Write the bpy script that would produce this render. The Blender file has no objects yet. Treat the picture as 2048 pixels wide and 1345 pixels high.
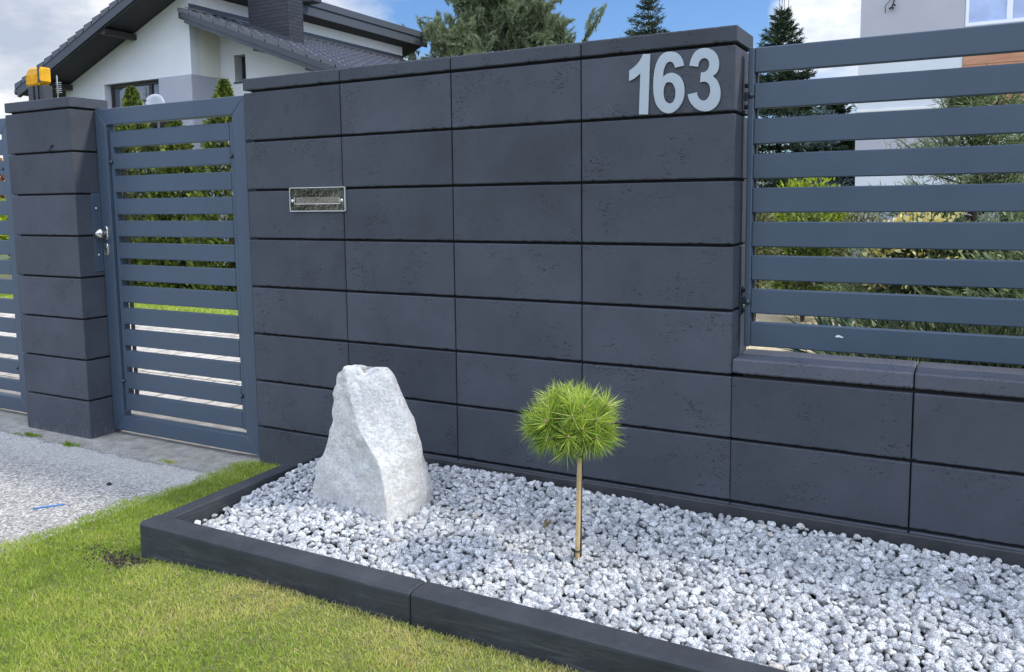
import bpy, math, random
import numpy as np
from mathutils import Vector, noise as mnoise

R = math.radians
random.seed(7)
rng = np.random.default_rng(11)
scene = bpy.context.scene
col = scene.collection

# ------------------------------------------------------------------ camera
cd = bpy.data.cameras.new("camera")
cam = bpy.data.objects.new("camera", cd)
col.objects.link(cam)
cam.location = (2.632, -2.548, 1.128)
cam.rotation_euler = (R(84.035), R(0.686), R(28.513))
cd.sensor_width = 36.0
cd.lens = 29.41
cd.shift_y = -0.0463
cd.clip_start = 0.02
cd.clip_end = 2000
scene.camera = cam

# ------------------------------------------------------------------ world, sun, exposure
SUN_AZ = (0.93, 0.36)          # horizontal direction towards the sun
SUN_EL = 47.0
SKY_STRENGTH = 0.1
BACK_FILL_STRENGTH = 2.45  # extra brightness of the added fill sky behind the viewer
scene.view_settings.view_transform = 'Standard'
scene.view_settings.look = 'None'
scene.view_settings.gamma = 1
scene.view_settings.exposure = 0.10


def N(nt, typ, **kw):
    n = nt.nodes.new(typ)
    for k, v in kw.items():
        if k == 'ins':
            for a, b in v.items():
                n.inputs[a].default_value = b
        else:
            setattr(n, k, v)
    return n


def math_node(nt, op, a, b=None, c=None, clamp=False):
    n = nt.nodes.new('ShaderNodeMath')
    n.operation = op
    n.use_clamp = clamp
    for i, v in enumerate((a, b, c)):
        if v is None:
            continue
        if isinstance(v, (int, float)):
            n.inputs[i].default_value = v
        else:
            nt.links.new(v, n.inputs[i])
    return n.outputs[0]


def ramp(nt, src, stops, interp='LINEAR'):
    n = nt.nodes.new('ShaderNodeValToRGB')
    n.color_ramp.interpolation = interp
    e = n.color_ramp.elements
    while len(e) < len(stops):
        e.new(0.5)
    for i, (p, c) in enumerate(stops):
        e[i].position = p
        e[i].color = (c, c, c, 1) if isinstance(c, (int, float)) else (*c, 1)
    nt.links.new(src, n.inputs[0])
    return n.outputs[0]


def mixc(nt, fac, a, b, mode='MIX'):
    n = nt.nodes.new('ShaderNodeMix')
    n.data_type = 'RGBA'
    n.blend_type = mode
    for s, v in ((n.inputs[0], fac), (n.inputs[6], a), (n.inputs[7], b)):
        if isinstance(v, (int, float)):
            s.default_value = v
        elif isinstance(v, tuple):
            s.default_value = (*v, 1)
        else:
            nt.links.new(v, s)
    return n.outputs[2]


world = bpy.data.worlds.new("World")
scene.world = world
world.use_nodes = True
wt = world.node_tree
wt.nodes.clear()
w_out = N(wt, 'ShaderNodeOutputWorld')
sky = N(wt, 'ShaderNodeTexSky', sky_type='NISHITA', sun_disc=False,
        sun_elevation=R(SUN_EL), sun_rotation=math.atan2(SUN_AZ[0], SUN_AZ[1]),
        air_density=1.15, dust_density=0.5, ozone_density=1.6, altitude=100)
bg_sky = N(wt, 'ShaderNodeBackground', ins={1: SKY_STRENGTH})
wt.links.new(mixc(wt, 1.0, sky.outputs[0], (0.76, 1.03, 1.46), 'MULTIPLY'), bg_sky.inputs[0])
tc = N(wt, 'ShaderNodeTexCoord')
sep = N(wt, 'ShaderNodeSeparateXYZ')
wt.links.new(tc.outputs['Generated'], sep.inputs[0])
mp = N(wt, 'ShaderNodeMapping')
mp.inputs['Scale'].default_value = (1, 1, 2.2)
wt.links.new(tc.outputs['Generated'], mp.inputs[0])
n1 = N(wt, 'ShaderNodeTexNoise', ins={'Scale': 3.2, 'Detail': 9, 'Roughness': 0.56})
n2 = N(wt, 'ShaderNodeTexNoise', ins={'Scale': 9.0, 'Detail': 8, 'Roughness': 0.6})
wt.links.new(mp.outputs[0], n1.inputs[0])
wt.links.new(mp.outputs[0], n2.inputs[0])


def dirmask(v, c0, c1):
    """1 inside the cone round direction v, 0 outside (cosines c1 > c0)"""
    d = N(wt, 'ShaderNodeVectorMath', operation='DOT_PRODUCT')
    wt.links.new(tc.outputs['Generated'], d.inputs[0])
    d.inputs[1].default_value = Vector(v).normalized()
    m = N(wt, 'ShaderNodeMapRange', interpolation_type='SMOOTHSTEP', ins={1: c0, 2: c1, 3: 0.0, 4: 1.0})
    wt.links.new(d.outputs['Value'], m.inputs[0])
    return m.outputs[0]


left_cloud = dirmask((-0.93, 0.36, 0.16), 0.80, 0.95)
right_cloud = dirmask((-0.122, 0.976, 0.170), 0.9945, 0.9993)
back_fill = dirmask((0.15, -0.85, 0.75), -0.25, 0.75)     # added bright sky out of view behind the viewer, lights the shaded fronts
horizon = N(wt, 'ShaderNodeMapRange', ins={1: 0.0, 2: 0.30, 3: 0.10, 4: 0.0})
wt.links.new(sep.outputs[2], horizon.inputs[0])
cov = math_node(wt, 'MULTIPLY_ADD', left_cloud, 0.46, n1.outputs[0])
cov = math_node(wt, 'MULTIPLY_ADD', right_cloud, 0.36, cov)
cov = math_node(wt, 'MULTIPLY_ADD', back_fill, 0.22, cov)
cov = math_node(wt, 'ADD', cov, horizon.outputs[0])
cov = math_node(wt, 'MULTIPLY_ADD', n2.outputs[0], 0.22, cov)
dens = ramp(wt, cov, [(0.0, 0.0), (0.72, 0.0), (0.90, 0.9), (1.0, 0.97)])
shade = ramp(wt, n2.outputs[0], [(0.32, (0.56, 0.63, 0.77)), (0.50, (0.78, 0.83, 0.92)), (0.64, (1.08, 1.09, 1.10))])
bg_cl = N(wt, 'ShaderNodeBackground')
wt.links.new(math_node(wt, 'MULTIPLY_ADD', back_fill, BACK_FILL_STRENGTH, math_node(wt, 'MULTIPLY_ADD', right_cloud, 0.22, 0.88)), bg_cl.inputs[1])
wt.links.new(mixc(wt, back_fill, shade, (0.82, 0.90, 1.06)), bg_cl.inputs[0])
mixs = N(wt, 'ShaderNodeMixShader')
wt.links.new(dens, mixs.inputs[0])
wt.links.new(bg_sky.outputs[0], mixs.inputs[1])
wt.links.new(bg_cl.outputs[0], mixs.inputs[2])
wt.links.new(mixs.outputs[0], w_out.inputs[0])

sd = bpy.data.lights.new("sun", 'SUN')
sd.energy = 3.1
sd.angle = R(6)
sd.color = (1.0, 0.93, 0.82)
sun = bpy.data.objects.new("sun", sd)
col.objects.link(sun)
_h = Vector((SUN_AZ[0], SUN_AZ[1], 0)).normalized() * math.cos(R(SUN_EL))
sdir = Vector((_h.x, _h.y, math.sin(R(SUN_EL))))
sun.rotation_euler = sdir.to_track_quat('Z', 'Y').to_euler()
sun.location = (6, 3, 9)


# ------------------------------------------------------------------ materials
def new_mat(name):
    m = bpy.data.materials.new(name)
    m.use_nodes = True
    nt = m.node_tree
    b = nt.nodes['Principled BSDF']
    return m, nt, b


def simple(name, c, rough=0.6, metal=0.0, spec=0.5, var=0.0, vscale=20, bump=0.0, bscale=80, coat=0.0):
    m, nt, b = new_mat(name)
    b.inputs['Roughness'].default_value = rough
    b.inputs['Metallic'].default_value = metal
    b.inputs['Specular IOR Level'].default_value = spec
    b.inputs['Coat Weight'].default_value = coat
    b.inputs['Base Color'].default_value = (*c, 1)
    tco = N(nt, 'ShaderNodeTexCoord')
    if var > 0:
        n = N(nt, 'ShaderNodeTexNoise', ins={'Scale': vscale, 'Detail': 5, 'Roughness': 0.6})
        nt.links.new(tco.outputs['Object'], n.inputs[0])
        lo = tuple(x * (1 - var) for x in c)
        hi = tuple(min(1, x * (1 + var)) for x in c)
        nt.links.new(ramp(nt, n.outputs[0], [(0.3, lo), (0.7, hi)]), b.inputs['Base Color'])
        r = ramp(nt, n.outputs[0], [(0.3, max(0, rough - 0.08)), (0.7, min(1, rough + 0.08))])
        nt.links.new(r, b.inputs['Roughness'])
    if bump > 0:
        n = N(nt, 'ShaderNodeTexNoise', ins={'Scale': bscale, 'Detail': 6, 'Roughness': 0.6})
        nt.links.new(tco.outputs['Object'], n.inputs[0])
        bp = N(nt, 'ShaderNodeBump', ins={'Strength': bump, 'Distance': 0.01})
        nt.links.new(n.outputs[0], bp.inputs['Height'])
        nt.links.new(bp.outputs[0], b.inputs['Normal'])
    return m


def concrete_block_mat(name, base, dirt=True):
    """dark architectural concrete: fine worm-like pores in clustered patches, per-block tone"""
    m, nt, b = new_mat(name)
    geo = N(nt, 'ShaderNodeNewGeometry')
    P = geo.outputs['Position']
    at = N(nt, 'ShaderNodeAttribute', attribute_name='rnd')
    mpp = N(nt, 'ShaderNodeMapping')
    mpp.inputs['Scale'].default_value = (1.0, 1.0, 2.9)
    nt.links.new(P, mpp.inputs[0])
    warp = N(nt, 'ShaderNodeTexNoise', ins={'Scale': 60, 'Detail': 3})
    nt.links.new(mpp.outputs[0], warp.inputs[0])
    wv = N(nt, 'ShaderNodeVectorMath', operation='MULTIPLY_ADD')
    nt.links.new(warp.outputs['Color'], wv.inputs[0])
    wv.inputs[1].default_value = (0.03, 0.03, 0.03)
    nt.links.new(mpp.outputs[0], wv.inputs[2])
    vo = N(nt, 'ShaderNodeTexVoronoi', ins={'Scale': 88, 'Randomness': 1.0})
    nt.links.new(wv.outputs[0], vo.inputs[0])
    patch = N(nt, 'ShaderNodeTexNoise', ins={'Scale': 7.5, 'Detail': 3, 'Roughness': 0.6})
    off = N(nt, 'ShaderNodeVectorMath', operation='ADD')
    sc = N(nt, 'ShaderNodeVectorMath', operation='SCALE')
    sc.inputs['Scale'].default_value = 9.0
    comb = N(nt, 'ShaderNodeCombineXYZ')
    for i in range(3):
        nt.links.new(at.outputs['Fac'], comb.inputs[i])
    nt.links.new(comb.outputs[0], sc.inputs[0])
    nt.links.new(sc.outputs[0], off.inputs[0])
    nt.links.new(P, off.inputs[1])
    nt.links.new(off.outputs[0], patch.inputs[0])
    vs = N(nt, 'ShaderNodeSeparateColor')
    nt.links.new(vo.outputs['Color'], vs.inputs[0])
    thr = math_node(nt, 'MULTIPLY_ADD', patch.outputs[0], 1.25, -0.47)      # pore radius: clustered patches
    thr = math_node(nt, 'MULTIPLY', thr, ramp(nt, vs.outputs[0], [(0.25, 0.0), (1.0, 1.9)]))
    pore = math_node(nt, 'SUBTRACT', thr, vo.outputs['Distance'])
    pore = math_node(nt, 'MULTIPLY', pore, 7.0, clamp=True)
    big = N(nt, 'ShaderNodeTexNoise', ins={'Scale': 3.5, 'Detail': 6, 'Roughness': 0.65})
    nt.links.new(off.outputs[0], big.inputs[0])
    fine = N(nt, 'ShaderNodeTexNoise', ins={'Scale': 320, 'Detail': 3, 'Roughness': 0.7})
    nt.links.new(P, fine.inputs[0])
    c0 = tuple(x * 0.80 for x in base)
    c1 = tuple(x * 1.18 for x in base)
    c = ramp(nt, big.outputs[0], [(0.3, c0), (0.7, c1)])
    tone = math_node(nt, 'MULTIPLY_ADD', at.outputs['Fac'], 0.30, 0.85)
    tn = N(nt, 'ShaderNodeCombineXYZ')
    for i in range(3):
        nt.links.new(tone, tn.inputs[i])
    c = mixc(nt, 1.0, c, tn.outputs[0], 'MULTIPLY')
    fr = ramp(nt, fine.outputs[0], [(0.3, 0.85), (0.7, 1.12)])
    c = mixc(nt, 1.0, c, fr, 'MULTIPLY')
    c = mixc(nt, math_node(nt, 'MULTIPLY', pore, 0.72), c, tuple(x * 0.28 for x in base))
    if dirt:
        sp = N(nt, 'ShaderNodeSeparateXYZ')
        nt.links.new(P, sp.inputs[0])
        dn = N(nt, 'ShaderNodeTexNoise', ins={'Scale': 55, 'Detail': 8, 'Roughness': 0.8})
        ms = N(nt, 'ShaderNodeMapping')
        ms.inputs['Scale'].default_value = (1.6, 1.6, 0.45)
        nt.links.new(P, ms.inputs[0])
        nt.links.new(ms.outputs[0], dn.inputs[0])
        hgt = N(nt, 'ShaderNodeMapRange', ins={1: 0.0, 2: 0.16, 3: 0.14, 4: 0.0})
        nt.links.new(sp.outputs[2], hgt.inputs[0])
        dm = math_node(nt, 'ADD', dn.outputs[0], hgt.outputs[0])
        dm = ramp(nt, dm, [(0.0, 0.0), (0.66, 0.0), (0.78, 0.55)])
        lowz = N(nt, 'ShaderNodeMapRange', ins={1: 0.12, 2: 0.22, 3: 1.0, 4: 0.0})
        nt.links.new(sp.outputs[2], lowz.inputs[0])
        c = mixc(nt, math_node(nt, 'MULTIPLY', dm, lowz.outputs[0]), c, (0.30, 0.29, 0.27))
    nt.links.new(c, b.inputs['Base Color'])
    b.inputs['Roughness'].default_value = 0.72
    b.inputs['Specular IOR Level'].default_value = 0.35
    h = math_node(nt, 'MULTIPLY_ADD', pore, -1.0, math_node(nt, 'MULTIPLY', fine.outputs[0], 0.35))
    bp = N(nt, 'ShaderNodeBump', ins={'Strength': 0.55, 'Distance': 0.0016})
    nt.links.new(h, bp.inputs['Height'])
    nt.links.new(bp.outputs[0], b.inputs['Normal'])
    return m


def foliage_mat(name, stops, trans=0.25, rough=0.5):
    """colour picked per leaf from the mesh attribute rnd"""
    m, nt, b = new_mat(name)
    at = N(nt, 'ShaderNodeAttribute', attribute_name='rnd')
    c = ramp(nt, at.outputs['Fac'], stops)
    nt.links.new(c, b.inputs['Base Color'])
    b.inputs['Roughness'].default_value = rough
    b.inputs['Specular IOR Level'].default_value = 0.3
    tr = N(nt, 'ShaderNodeBsdfTranslucent')
    nt.links.new(c, tr.inputs[0])
    mx = N(nt, 'ShaderNodeMixShader', ins={0: trans})
    out = nt.nodes['Material Output']
    nt.links.new(b.outputs[0], mx.inputs[1])
    nt.links.new(tr.outputs[0], mx.inputs[2])
    nt.links.new(mx.outputs[0], out.inputs[0])
    return m


M = {}
M['block'] = concrete_block_mat('anthracite_block', (0.059, 0.066, 0.082))
M['block_low'] = concrete_block_mat('anthracite_coping', (0.088, 0.094, 0.115), dirt=False)
M['core'] = simple('joint_shadow_concrete', (0.012, 0.012, 0.013), 0.9)
M['metal'] = simple('powder_coated_steel', (0.055, 0.081, 0.118), 0.40, 0.0, 0.55, var=0.07, vscale=3.0, bump=0.05, bscale=900)
M['metal_dirty'] = M['metal']
M['bolt'] = simple('bolt_steel', (0.06, 0.08, 0.10), 0.3, 0.3)
M['inox'] = simple('brushed_stainless', (0.62, 0.60, 0.57), 0.28, 1.0, var=0.1, vscale=60)
M['mirror'] = simple('polished_stainless', (0.30, 0.30, 0.26), 0.10, 1.0, var=0.12, vscale=25, bump=0.25, bscale=22)
M['screw'] = simple('zinc_screw', (0.8, 0.8, 0.78), 0.35, 0.6)
M['digit'] = simple('brushed_grey_digit', (0.40, 0.45, 0.49), 0.45, 0.25, var=0.04, vscale=10)
M['yellow'] = simple('amber_lens', (0.74, 0.38, 0.004), 0.22, 0, 0.5, var=0.2, vscale=30, bump=0.2, bscale=160)
M['blackplastic'] = simple('black_plastic', (0.045, 0.047, 0.052), 0.5)
M['tie'] = simple('black_rubber_tie', (0.01, 0.01, 0.011), 0.5)
M['white'] = simple('white_render', (0.62, 0.64, 0.66), 0.9, var=0.04, vscale=2.0, bump=0.15, bscale=260)
M['cream'] = simple('cream_render', (0.74, 0.72, 0.66), 0.9, var=0.03, vscale=2.0, bump=0.15, bscale=260)
M['grey_render'] = simple('grey_render', (0.36, 0.37, 0.42), 0.9, var=0.04, vscale=2.5, bump=0.15, bscale=260)
M['lav_render'] = simple('lavender_grey_render', (0.42, 0.41, 0.44), 0.9, var=0.05, vscale=1.5, bump=0.15, bscale=200)
M['fascia'] = simple('graphite_fascia', (0.040, 0.045, 0.056), 0.5, var=0.06, vscale=3)
M['fascia_light'] = simple('graphite_metal_trim', (0.065, 0.072, 0.085), 0.45)
M['glass'] = simple('window_glass', (0.06, 0.08, 0.10), 0.04, 0.0, 1.0)
M['glass_blue'] = simple('window_glass_bright', (0.24, 0.33, 0.55), 0.05, 0.0, 1.0, var=0.25, vscale=2.2)
M['brown'] = simple('dark_brown_frame', (0.028, 0.020, 0.018), 0.5)
M['pvc'] = simple('white_pvc', (0.78, 0.79, 0.8), 0.35)
M['dish'] = simple('dish_enamel', (0.40, 0.43, 0.46), 0.5)
M['alu'] = simple('aluminium_rod', (0.72, 0.73, 0.74), 0.35, 0.6)
M['bark'] = simple('rough_bark', (0.075, 0.055, 0.042), 0.95, var=0.4, vscale=12, bump=0.8, bscale=30)
M['cane'] = simple('bamboo_cane', (0.56, 0.40, 0.20), 0.55, var=0.22, vscale=30)
M['bud'] = simple('pine_bud', (0.36, 0.24, 0.16), 0.8, var=0.25, vscale=200)
M['soil'] = simple('dark_soil', (0.045, 0.036, 0.028), 0.95, var=0.45, vscale=60, bump=0.9, bscale=120)
M['straw'] = simple('straw_mulch', (0.52, 0.43, 0.27), 0.9, var=0.3, vscale=26, bump=0.5, bscale=90)
M['cable'] = simple('black_cable', (0.012, 0.012, 0.012), 0.5)
M['plinth'] = simple('plinth_concrete', (0.036, 0.038, 0.043), 0.7, var=0.35, vscale=14, bump=0.3, bscale=300)


def kerb_mat():
    m, nt, b = new_mat('anthracite_kerb')
    geo = N(nt, 'ShaderNodeNewGeometry')
    P = geo.outputs['Position']
    big = N(nt, 'ShaderNodeTexNoise', ins={'Scale': 6, 'Detail': 7, 'Roughness': 0.7})
    nt.links.new(P, big.inputs[0])
    c = ramp(nt, big.outputs[0], [(0.3, (0.024, 0.027, 0.033)), (0.7, (0.050, 0.055, 0.065))])
    # pale scuffs and scratches, slanting along the stone
    ms = N(nt, 'ShaderNodeMapping')
    ms.inputs['Rotation'].default_value = (0, R(12), 0)
    ms.inputs['Scale'].default_value = (2.2, 2.0, 22.0)
    nt.links.new(P, ms.inputs[0])
    sc = N(nt, 'ShaderNodeTexNoise', ins={'Scale': 2.6, 'Detail': 11, 'Roughness': 0.72, 'Distortion': 0.7})
    nt.links.new(ms.outputs[0], sc.inputs[0])
    s = ramp(nt, sc.outputs[0], [(0.0, 0.0), (0.50, 0.0), (0.68, 0.40), (1.0, 0.7)])
    sp = N(nt, 'ShaderNodeSeparateXYZ')
    nt.links.new(P, sp.inputs[0])
    low = N(nt, 'ShaderNodeMapRange', ins={1: 0.03, 2: 0.135, 3: 1.0, 4: 0.12})
    nt.links.new(sp.outputs[2], low.inputs[0])
    c = mixc(nt, math_node(nt, 'MULTIPLY', s, low.outputs[0]), c, (0.26, 0.28, 0.28))
    nt.links.new(c, b.inputs['Base Color'])
    b.inputs['Roughness'].default_value = 0.62
    b.inputs['Specular IOR Level'].default_value = 0.4
    f = N(nt, 'ShaderNodeTexNoise', ins={'Scale': 350, 'Detail': 4, 'Roughness': 0.7})
    nt.links.new(P, f.inputs[0])
    bp = N(nt, 'ShaderNodeBump', ins={'Strength': 0.35, 'Distance': 0.002})
    nt.links.new(f.outputs[0], bp.inputs['Height'])
    nt.links.new(bp.outputs[0], b.inputs['Normal'])
    return m


def gravel_mat():
    m, nt, b = new_mat('white_granite_chip')
    geo = N(nt, 'ShaderNodeNewGeometry')
    P = geo.outputs['Position']
    at = N(nt, 'ShaderNodeAttribute', attribute_name='rnd')
    c = ramp(nt, at.outputs['Fac'], [(0.0, (0.36, 0.365, 0.37)), (0.30, (0.50, 0.505, 0.51)), (0.7, (0.64, 0.645, 0.64)),
                                     (0.975, (0.80, 0.80, 0.79)), (0.994, (0.60, 0.55, 0.48))])
    n = N(nt, 'ShaderNodeTexNoise', ins={'Scale': 330, 'Detail': 3, 'Roughness': 0.65})
    nt.links.new(P, n.inputs[0])
    spk = ramp(nt, n.outputs[0], [(0.42, 0.0), (0.54, 1.0)])
    c = mixc(nt, math_node(nt, 'MULTIPLY', math_node(nt, 'SUBTRACT', 1.0, spk), 0.75), c, (0.10, 0.115, 0.14))
    n2_ = N(nt, 'ShaderNodeTexNoise', ins={'Scale': 90, 'Detail': 3, 'Roughness': 0.6})
    nt.links.new(P, n2_.inputs[0])
    c = mixc(nt, 1.0, c, ramp(nt, n2_.outputs[0], [(0.3, 0.84), (0.7, 1.1)]), 'MULTIPLY')
    nt.links.new(c, b.inputs['Base Color'])
    b.inputs['Roughness'].default_value = 0.7
    bp = N(nt, 'ShaderNodeBump', ins={'Strength': 0.5, 'Distance': 0.002})
    nt.links.new(n2_.outputs[0], bp.inputs['Height'])
    nt.links.new(bp.outputs[0], b.inputs['Normal'])
    return m


def boulder_mat():
    m, nt, b = new_mat('white_quartzite')
    geo = N(nt, 'ShaderNodeNewGeometry')
    P = geo.outputs['Position']
    big = N(nt, 'ShaderNodeTexNoise', ins={'Scale': 9, 'Detail': 8, 'Roughness': 0.7})
    nt.links.new(P, big.inputs[0])
    c = ramp(nt, big.outputs[0], [(0.28, (0.52, 0.53, 0.53)), (0.5, (0.66, 0.66, 0.65)), (0.72, (0.78, 0.78, 0.77))])
    # beige mica flecks
    fl = N(nt, 'ShaderNodeTexNoise', ins={'Scale': 85, 'Detail': 7, 'Roughness': 0.8})
    nt.links.new(P, fl.inputs[0])
    c = mixc(nt, ramp(nt, fl.outputs[0], [(0.46, 0.0), (0.56, 0.8)]), c, (0.46, 0.44, 0.40))
    gl = N(nt, 'ShaderNodeTexNoise', ins={'Scale': 190, 'Detail': 4, 'Roughness': 0.75})
    nt.links.new(P, gl.inputs[0])
    c = mixc(nt, ramp(nt, gl.outputs[0], [(0.55, 0.0), (0.66, 0.9)]), c, (0.84, 0.84, 0.82))
    vm = N(nt, 'ShaderNodeMapping')
    vm.inputs['Rotation'].default_value = (0.3, R(-50), 0)
    vm.inputs['Scale'].default_value = (5, 6, 17)
    nt.links.new(P, vm.inputs[0])
    vn = N(nt, 'ShaderNodeTexNoise', ins={'Scale': 1.6, 'Detail': 9, 'Roughness': 0.68, 'Distortion': 0.8})
    nt.links.new(vm.outputs[0], vn.inputs[0])
    c = mixc(nt, ramp(nt, vn.outputs[0], [(0.28, 0.5), (0.42, 0.0)]), c, (0.44, 0.47, 0.51))
    # iron stain low down
    sp = N(nt, 'ShaderNodeSeparateXYZ')
    nt.links.new(P, sp.inputs[0])
    st = N(nt, 'ShaderNodeTexNoise', ins={'Scale': 16, 'Detail': 5, 'Roughness': 0.7})
    nt.links.new(P, st.inputs[0])
    lz = N(nt, 'ShaderNodeMapRange', ins={1: 0.10, 2: 0.36, 3: 0.20, 4: -0.05})
    nt.links.new(sp.outputs[2], lz.inputs[0])
    sm = ramp(nt, math_node(nt, 'ADD', st.outputs[0], lz.outputs[0]), [(0.56, 0.0), (0.78, 0.5)])
    c = mixc(nt, math_node(nt, 'MULTIPLY', sm, 0.55), c, (0.50, 0.40, 0.28))
    nt.links.new(c, b.inputs['Base Color'])
    b.inputs['Roughness'].default_value = 0.62
    hm = N(nt, 'ShaderNodeMapping')
    hm.inputs['Rotation'].default_value = (0, R(-35), 0)
    hm.inputs['Scale'].default_value = (0.8, 1.0, 1.35)
    nt.links.new(P, hm.inputs[0])
    hh = N(nt, 'ShaderNodeTexNoise', ins={'Scale': 48, 'Detail': 10, 'Roughness': 0.75, 'Distortion': 0.2})
    nt.links.new(hm.outputs[0], hh.inputs[0])
    bp = N(nt, 'ShaderNodeBump', ins={'Strength': 0.9, 'Distance': 0.008})
    nt.links.new(hh.outputs[0], bp.inputs['Height'])
    nt.links.new(bp.outputs[0], b.inputs['Normal'])
    return m


def drive_mat():
    """worn asphalt with pale aggregate; rougher old concrete strip along the gate"""
    m, nt, b = new_mat('worn_asphalt')
    geo = N(nt, 'ShaderNodeNewGeometry')
    P = geo.outputs['Position']
    sp = N(nt, 'ShaderNodeSeparateXYZ')
    nt.links.new(P, sp.inputs[0])
    ag = N(nt, 'ShaderNodeTexVoronoi', ins={'Scale': 130})
    nt.links.new(P, ag.inputs[0])
    agn = N(nt, 'ShaderNodeTexNoise', ins={'Scale': 210, 'Detail': 5, 'Roughness': 0.75})
    nt.links.new(P, agn.inputs[0])
    big = N(nt, 'ShaderNodeTexNoise', ins={'Scale': 3.5, 'Detail': 8, 'Roughness': 0.7})
    nt.links.new(P, big.inputs[0])
    c = ramp(nt, big.outputs[0], [(0.3, (0.30, 0.285, 0.265)), (0.7, (0.42, 0.40, 0.375))])
    vr = N(nt, 'ShaderNodeSeparateColor')
    nt.links.new(ag.outputs['Color'], vr.inputs[0])
    c = mixc(nt, ramp(nt, vr.outputs[0], [(0.60, 0.0), (0.80, 0.85)]), c, (0.66, 0.64, 0.60))
    c = mixc(nt, ramp(nt, vr.outputs[1], [(0.66, 0.0), (0.82, 0.75)]), c, (0.12, 0.12, 0.12))
    c = mixc(nt, 1.0, c, ramp(nt, agn.outputs[0], [(0.3, 0.72), (0.7, 1.22)]), 'MULTIPLY')
    # pale dusty band just outside the strip
    wob = N(nt, 'ShaderNodeTexNoise', ins={'Scale': 7, 'Detail': 7, 'Roughness': 0.65})
    nt.links.new(P, wob.inputs[0])
    yy = math_node(nt, 'MULTIPLY_ADD', wob.outputs[0], 0.13, sp.outputs[1])
    d1 = N(nt, 'ShaderNodeMapRange', interpolation_type='SMOOTHSTEP', ins={1: -0.45, 2: -0.12, 3: 0.0, 4: 0.9})
    nt.links.new(yy, d1.inputs[0])
    c = mixc(nt, d1.outputs[0], c, mixc(nt, 0.35, (0.56, 0.54, 0.50), c))
    # old concrete strip
    st = N(nt, 'ShaderNodeMapRange', ins={1: -0.085, 2: -0.072, 3: 0.0, 4: 1.0})
    nt.links.new(yy, st.inputs[0])
    cn = N(nt, 'ShaderNodeTexNoise', ins={'Scale': 11, 'Detail': 12, 'Roughness': 0.8, 'Distortion': 0.4})
    nt.links.new(P, cn.inputs[0])
    cc = ramp(nt, cn.outputs[0], [(0.30, (0.17, 0.15, 0.12)), (0.5, (0.35, 0.325, 0.285)), (0.64, (0.46, 0.44, 0.40)), (0.75, (0.62, 0.60, 0.56))])
    c = mixc(nt, st.outputs[0], c, cc)
    edge = N(nt, 'ShaderNodeMapRange', ins={1: -0.100, 2: -0.080, 3: 0.0, 4: 1.0})
    nt.links.new(yy, edge.inputs[0])
    e2 = math_node(nt, 'MULTIPLY', edge.outputs[0], math_node(nt, 'SUBTRACT', 1.0, st.outputs[0]))
    c = mixc(nt, math_node(nt, 'MULTIPLY', e2, 0.7), c, (0.07, 0.06, 0.05))
    nt.links.new(c, b.inputs['Base Color'])
    b.inputs['Roughness'].default_value = 0.85
    bp = N(nt, 'ShaderNodeBump', ins={'Strength': 0.8, 'Distance': 0.004})
    nt.links.new(math_node(nt, 'ADD', agn.outputs[0], cn.outputs[0]), bp.inputs['Height'])
    nt.links.new(bp.outputs[0], b.inputs['Normal'])
    return m


def paver_mat():
    m, nt, b = new_mat('beige_pavers')
    geo = N(nt, 'ShaderNodeNewGeometry')
    br = N(nt, 'ShaderNodeTexBrick', ins={'Scale': 1.0, 'Mortar Size': 0.007, 'Brick Width': 0.21, 'Row Height': 0.17,
                                          'Color1': (0.50, 0.46, 0.39, 1), 'Color2': (0.60, 0.56, 0.49, 1), 'Mortar': (0.10, 0.09, 0.07, 1)})
    nt.links.new(geo.outputs['Position'], br.inputs[0])
    n = N(nt, 'ShaderNodeTexNoise', ins={'Scale': 20, 'Detail': 6})
    nt.links.new(geo.outputs['Position'], n.inputs[0])
    nt.links.new(mixc(nt, 1.0, br.outputs[0], ramp(nt, n.outputs[0], [(0.3, 0.8), (0.7, 1.15)]), 'MULTIPLY'), b.inputs['Base Color'])
    b.inputs['Roughness'].default_value = 0.85
    return m


def ground_mat(name, stops, scale):
    m, nt, b = new_mat(name)
    geo = N(nt, 'ShaderNodeNewGeometry')
    n = N(nt, 'ShaderNodeTexNoise', ins={'Scale': scale, 'Detail': 8, 'Roughness': 0.7})
    nt.links.new(geo.outputs['Position'], n.inputs[0])
    nt.links.new(ramp(nt, n.outputs[0], stops), b.inputs['Base Color'])
    b.inputs['Roughness'].default_value = 0.95
    bp = N(nt, 'ShaderNodeBump', ins={'Strength': 0.8, 'Distance': 0.02})
    nt.links.new(n.outputs[0], bp.inputs['Height'])
    nt.links.new(bp.outputs[0], b.inputs['Normal'])
    return m


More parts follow.
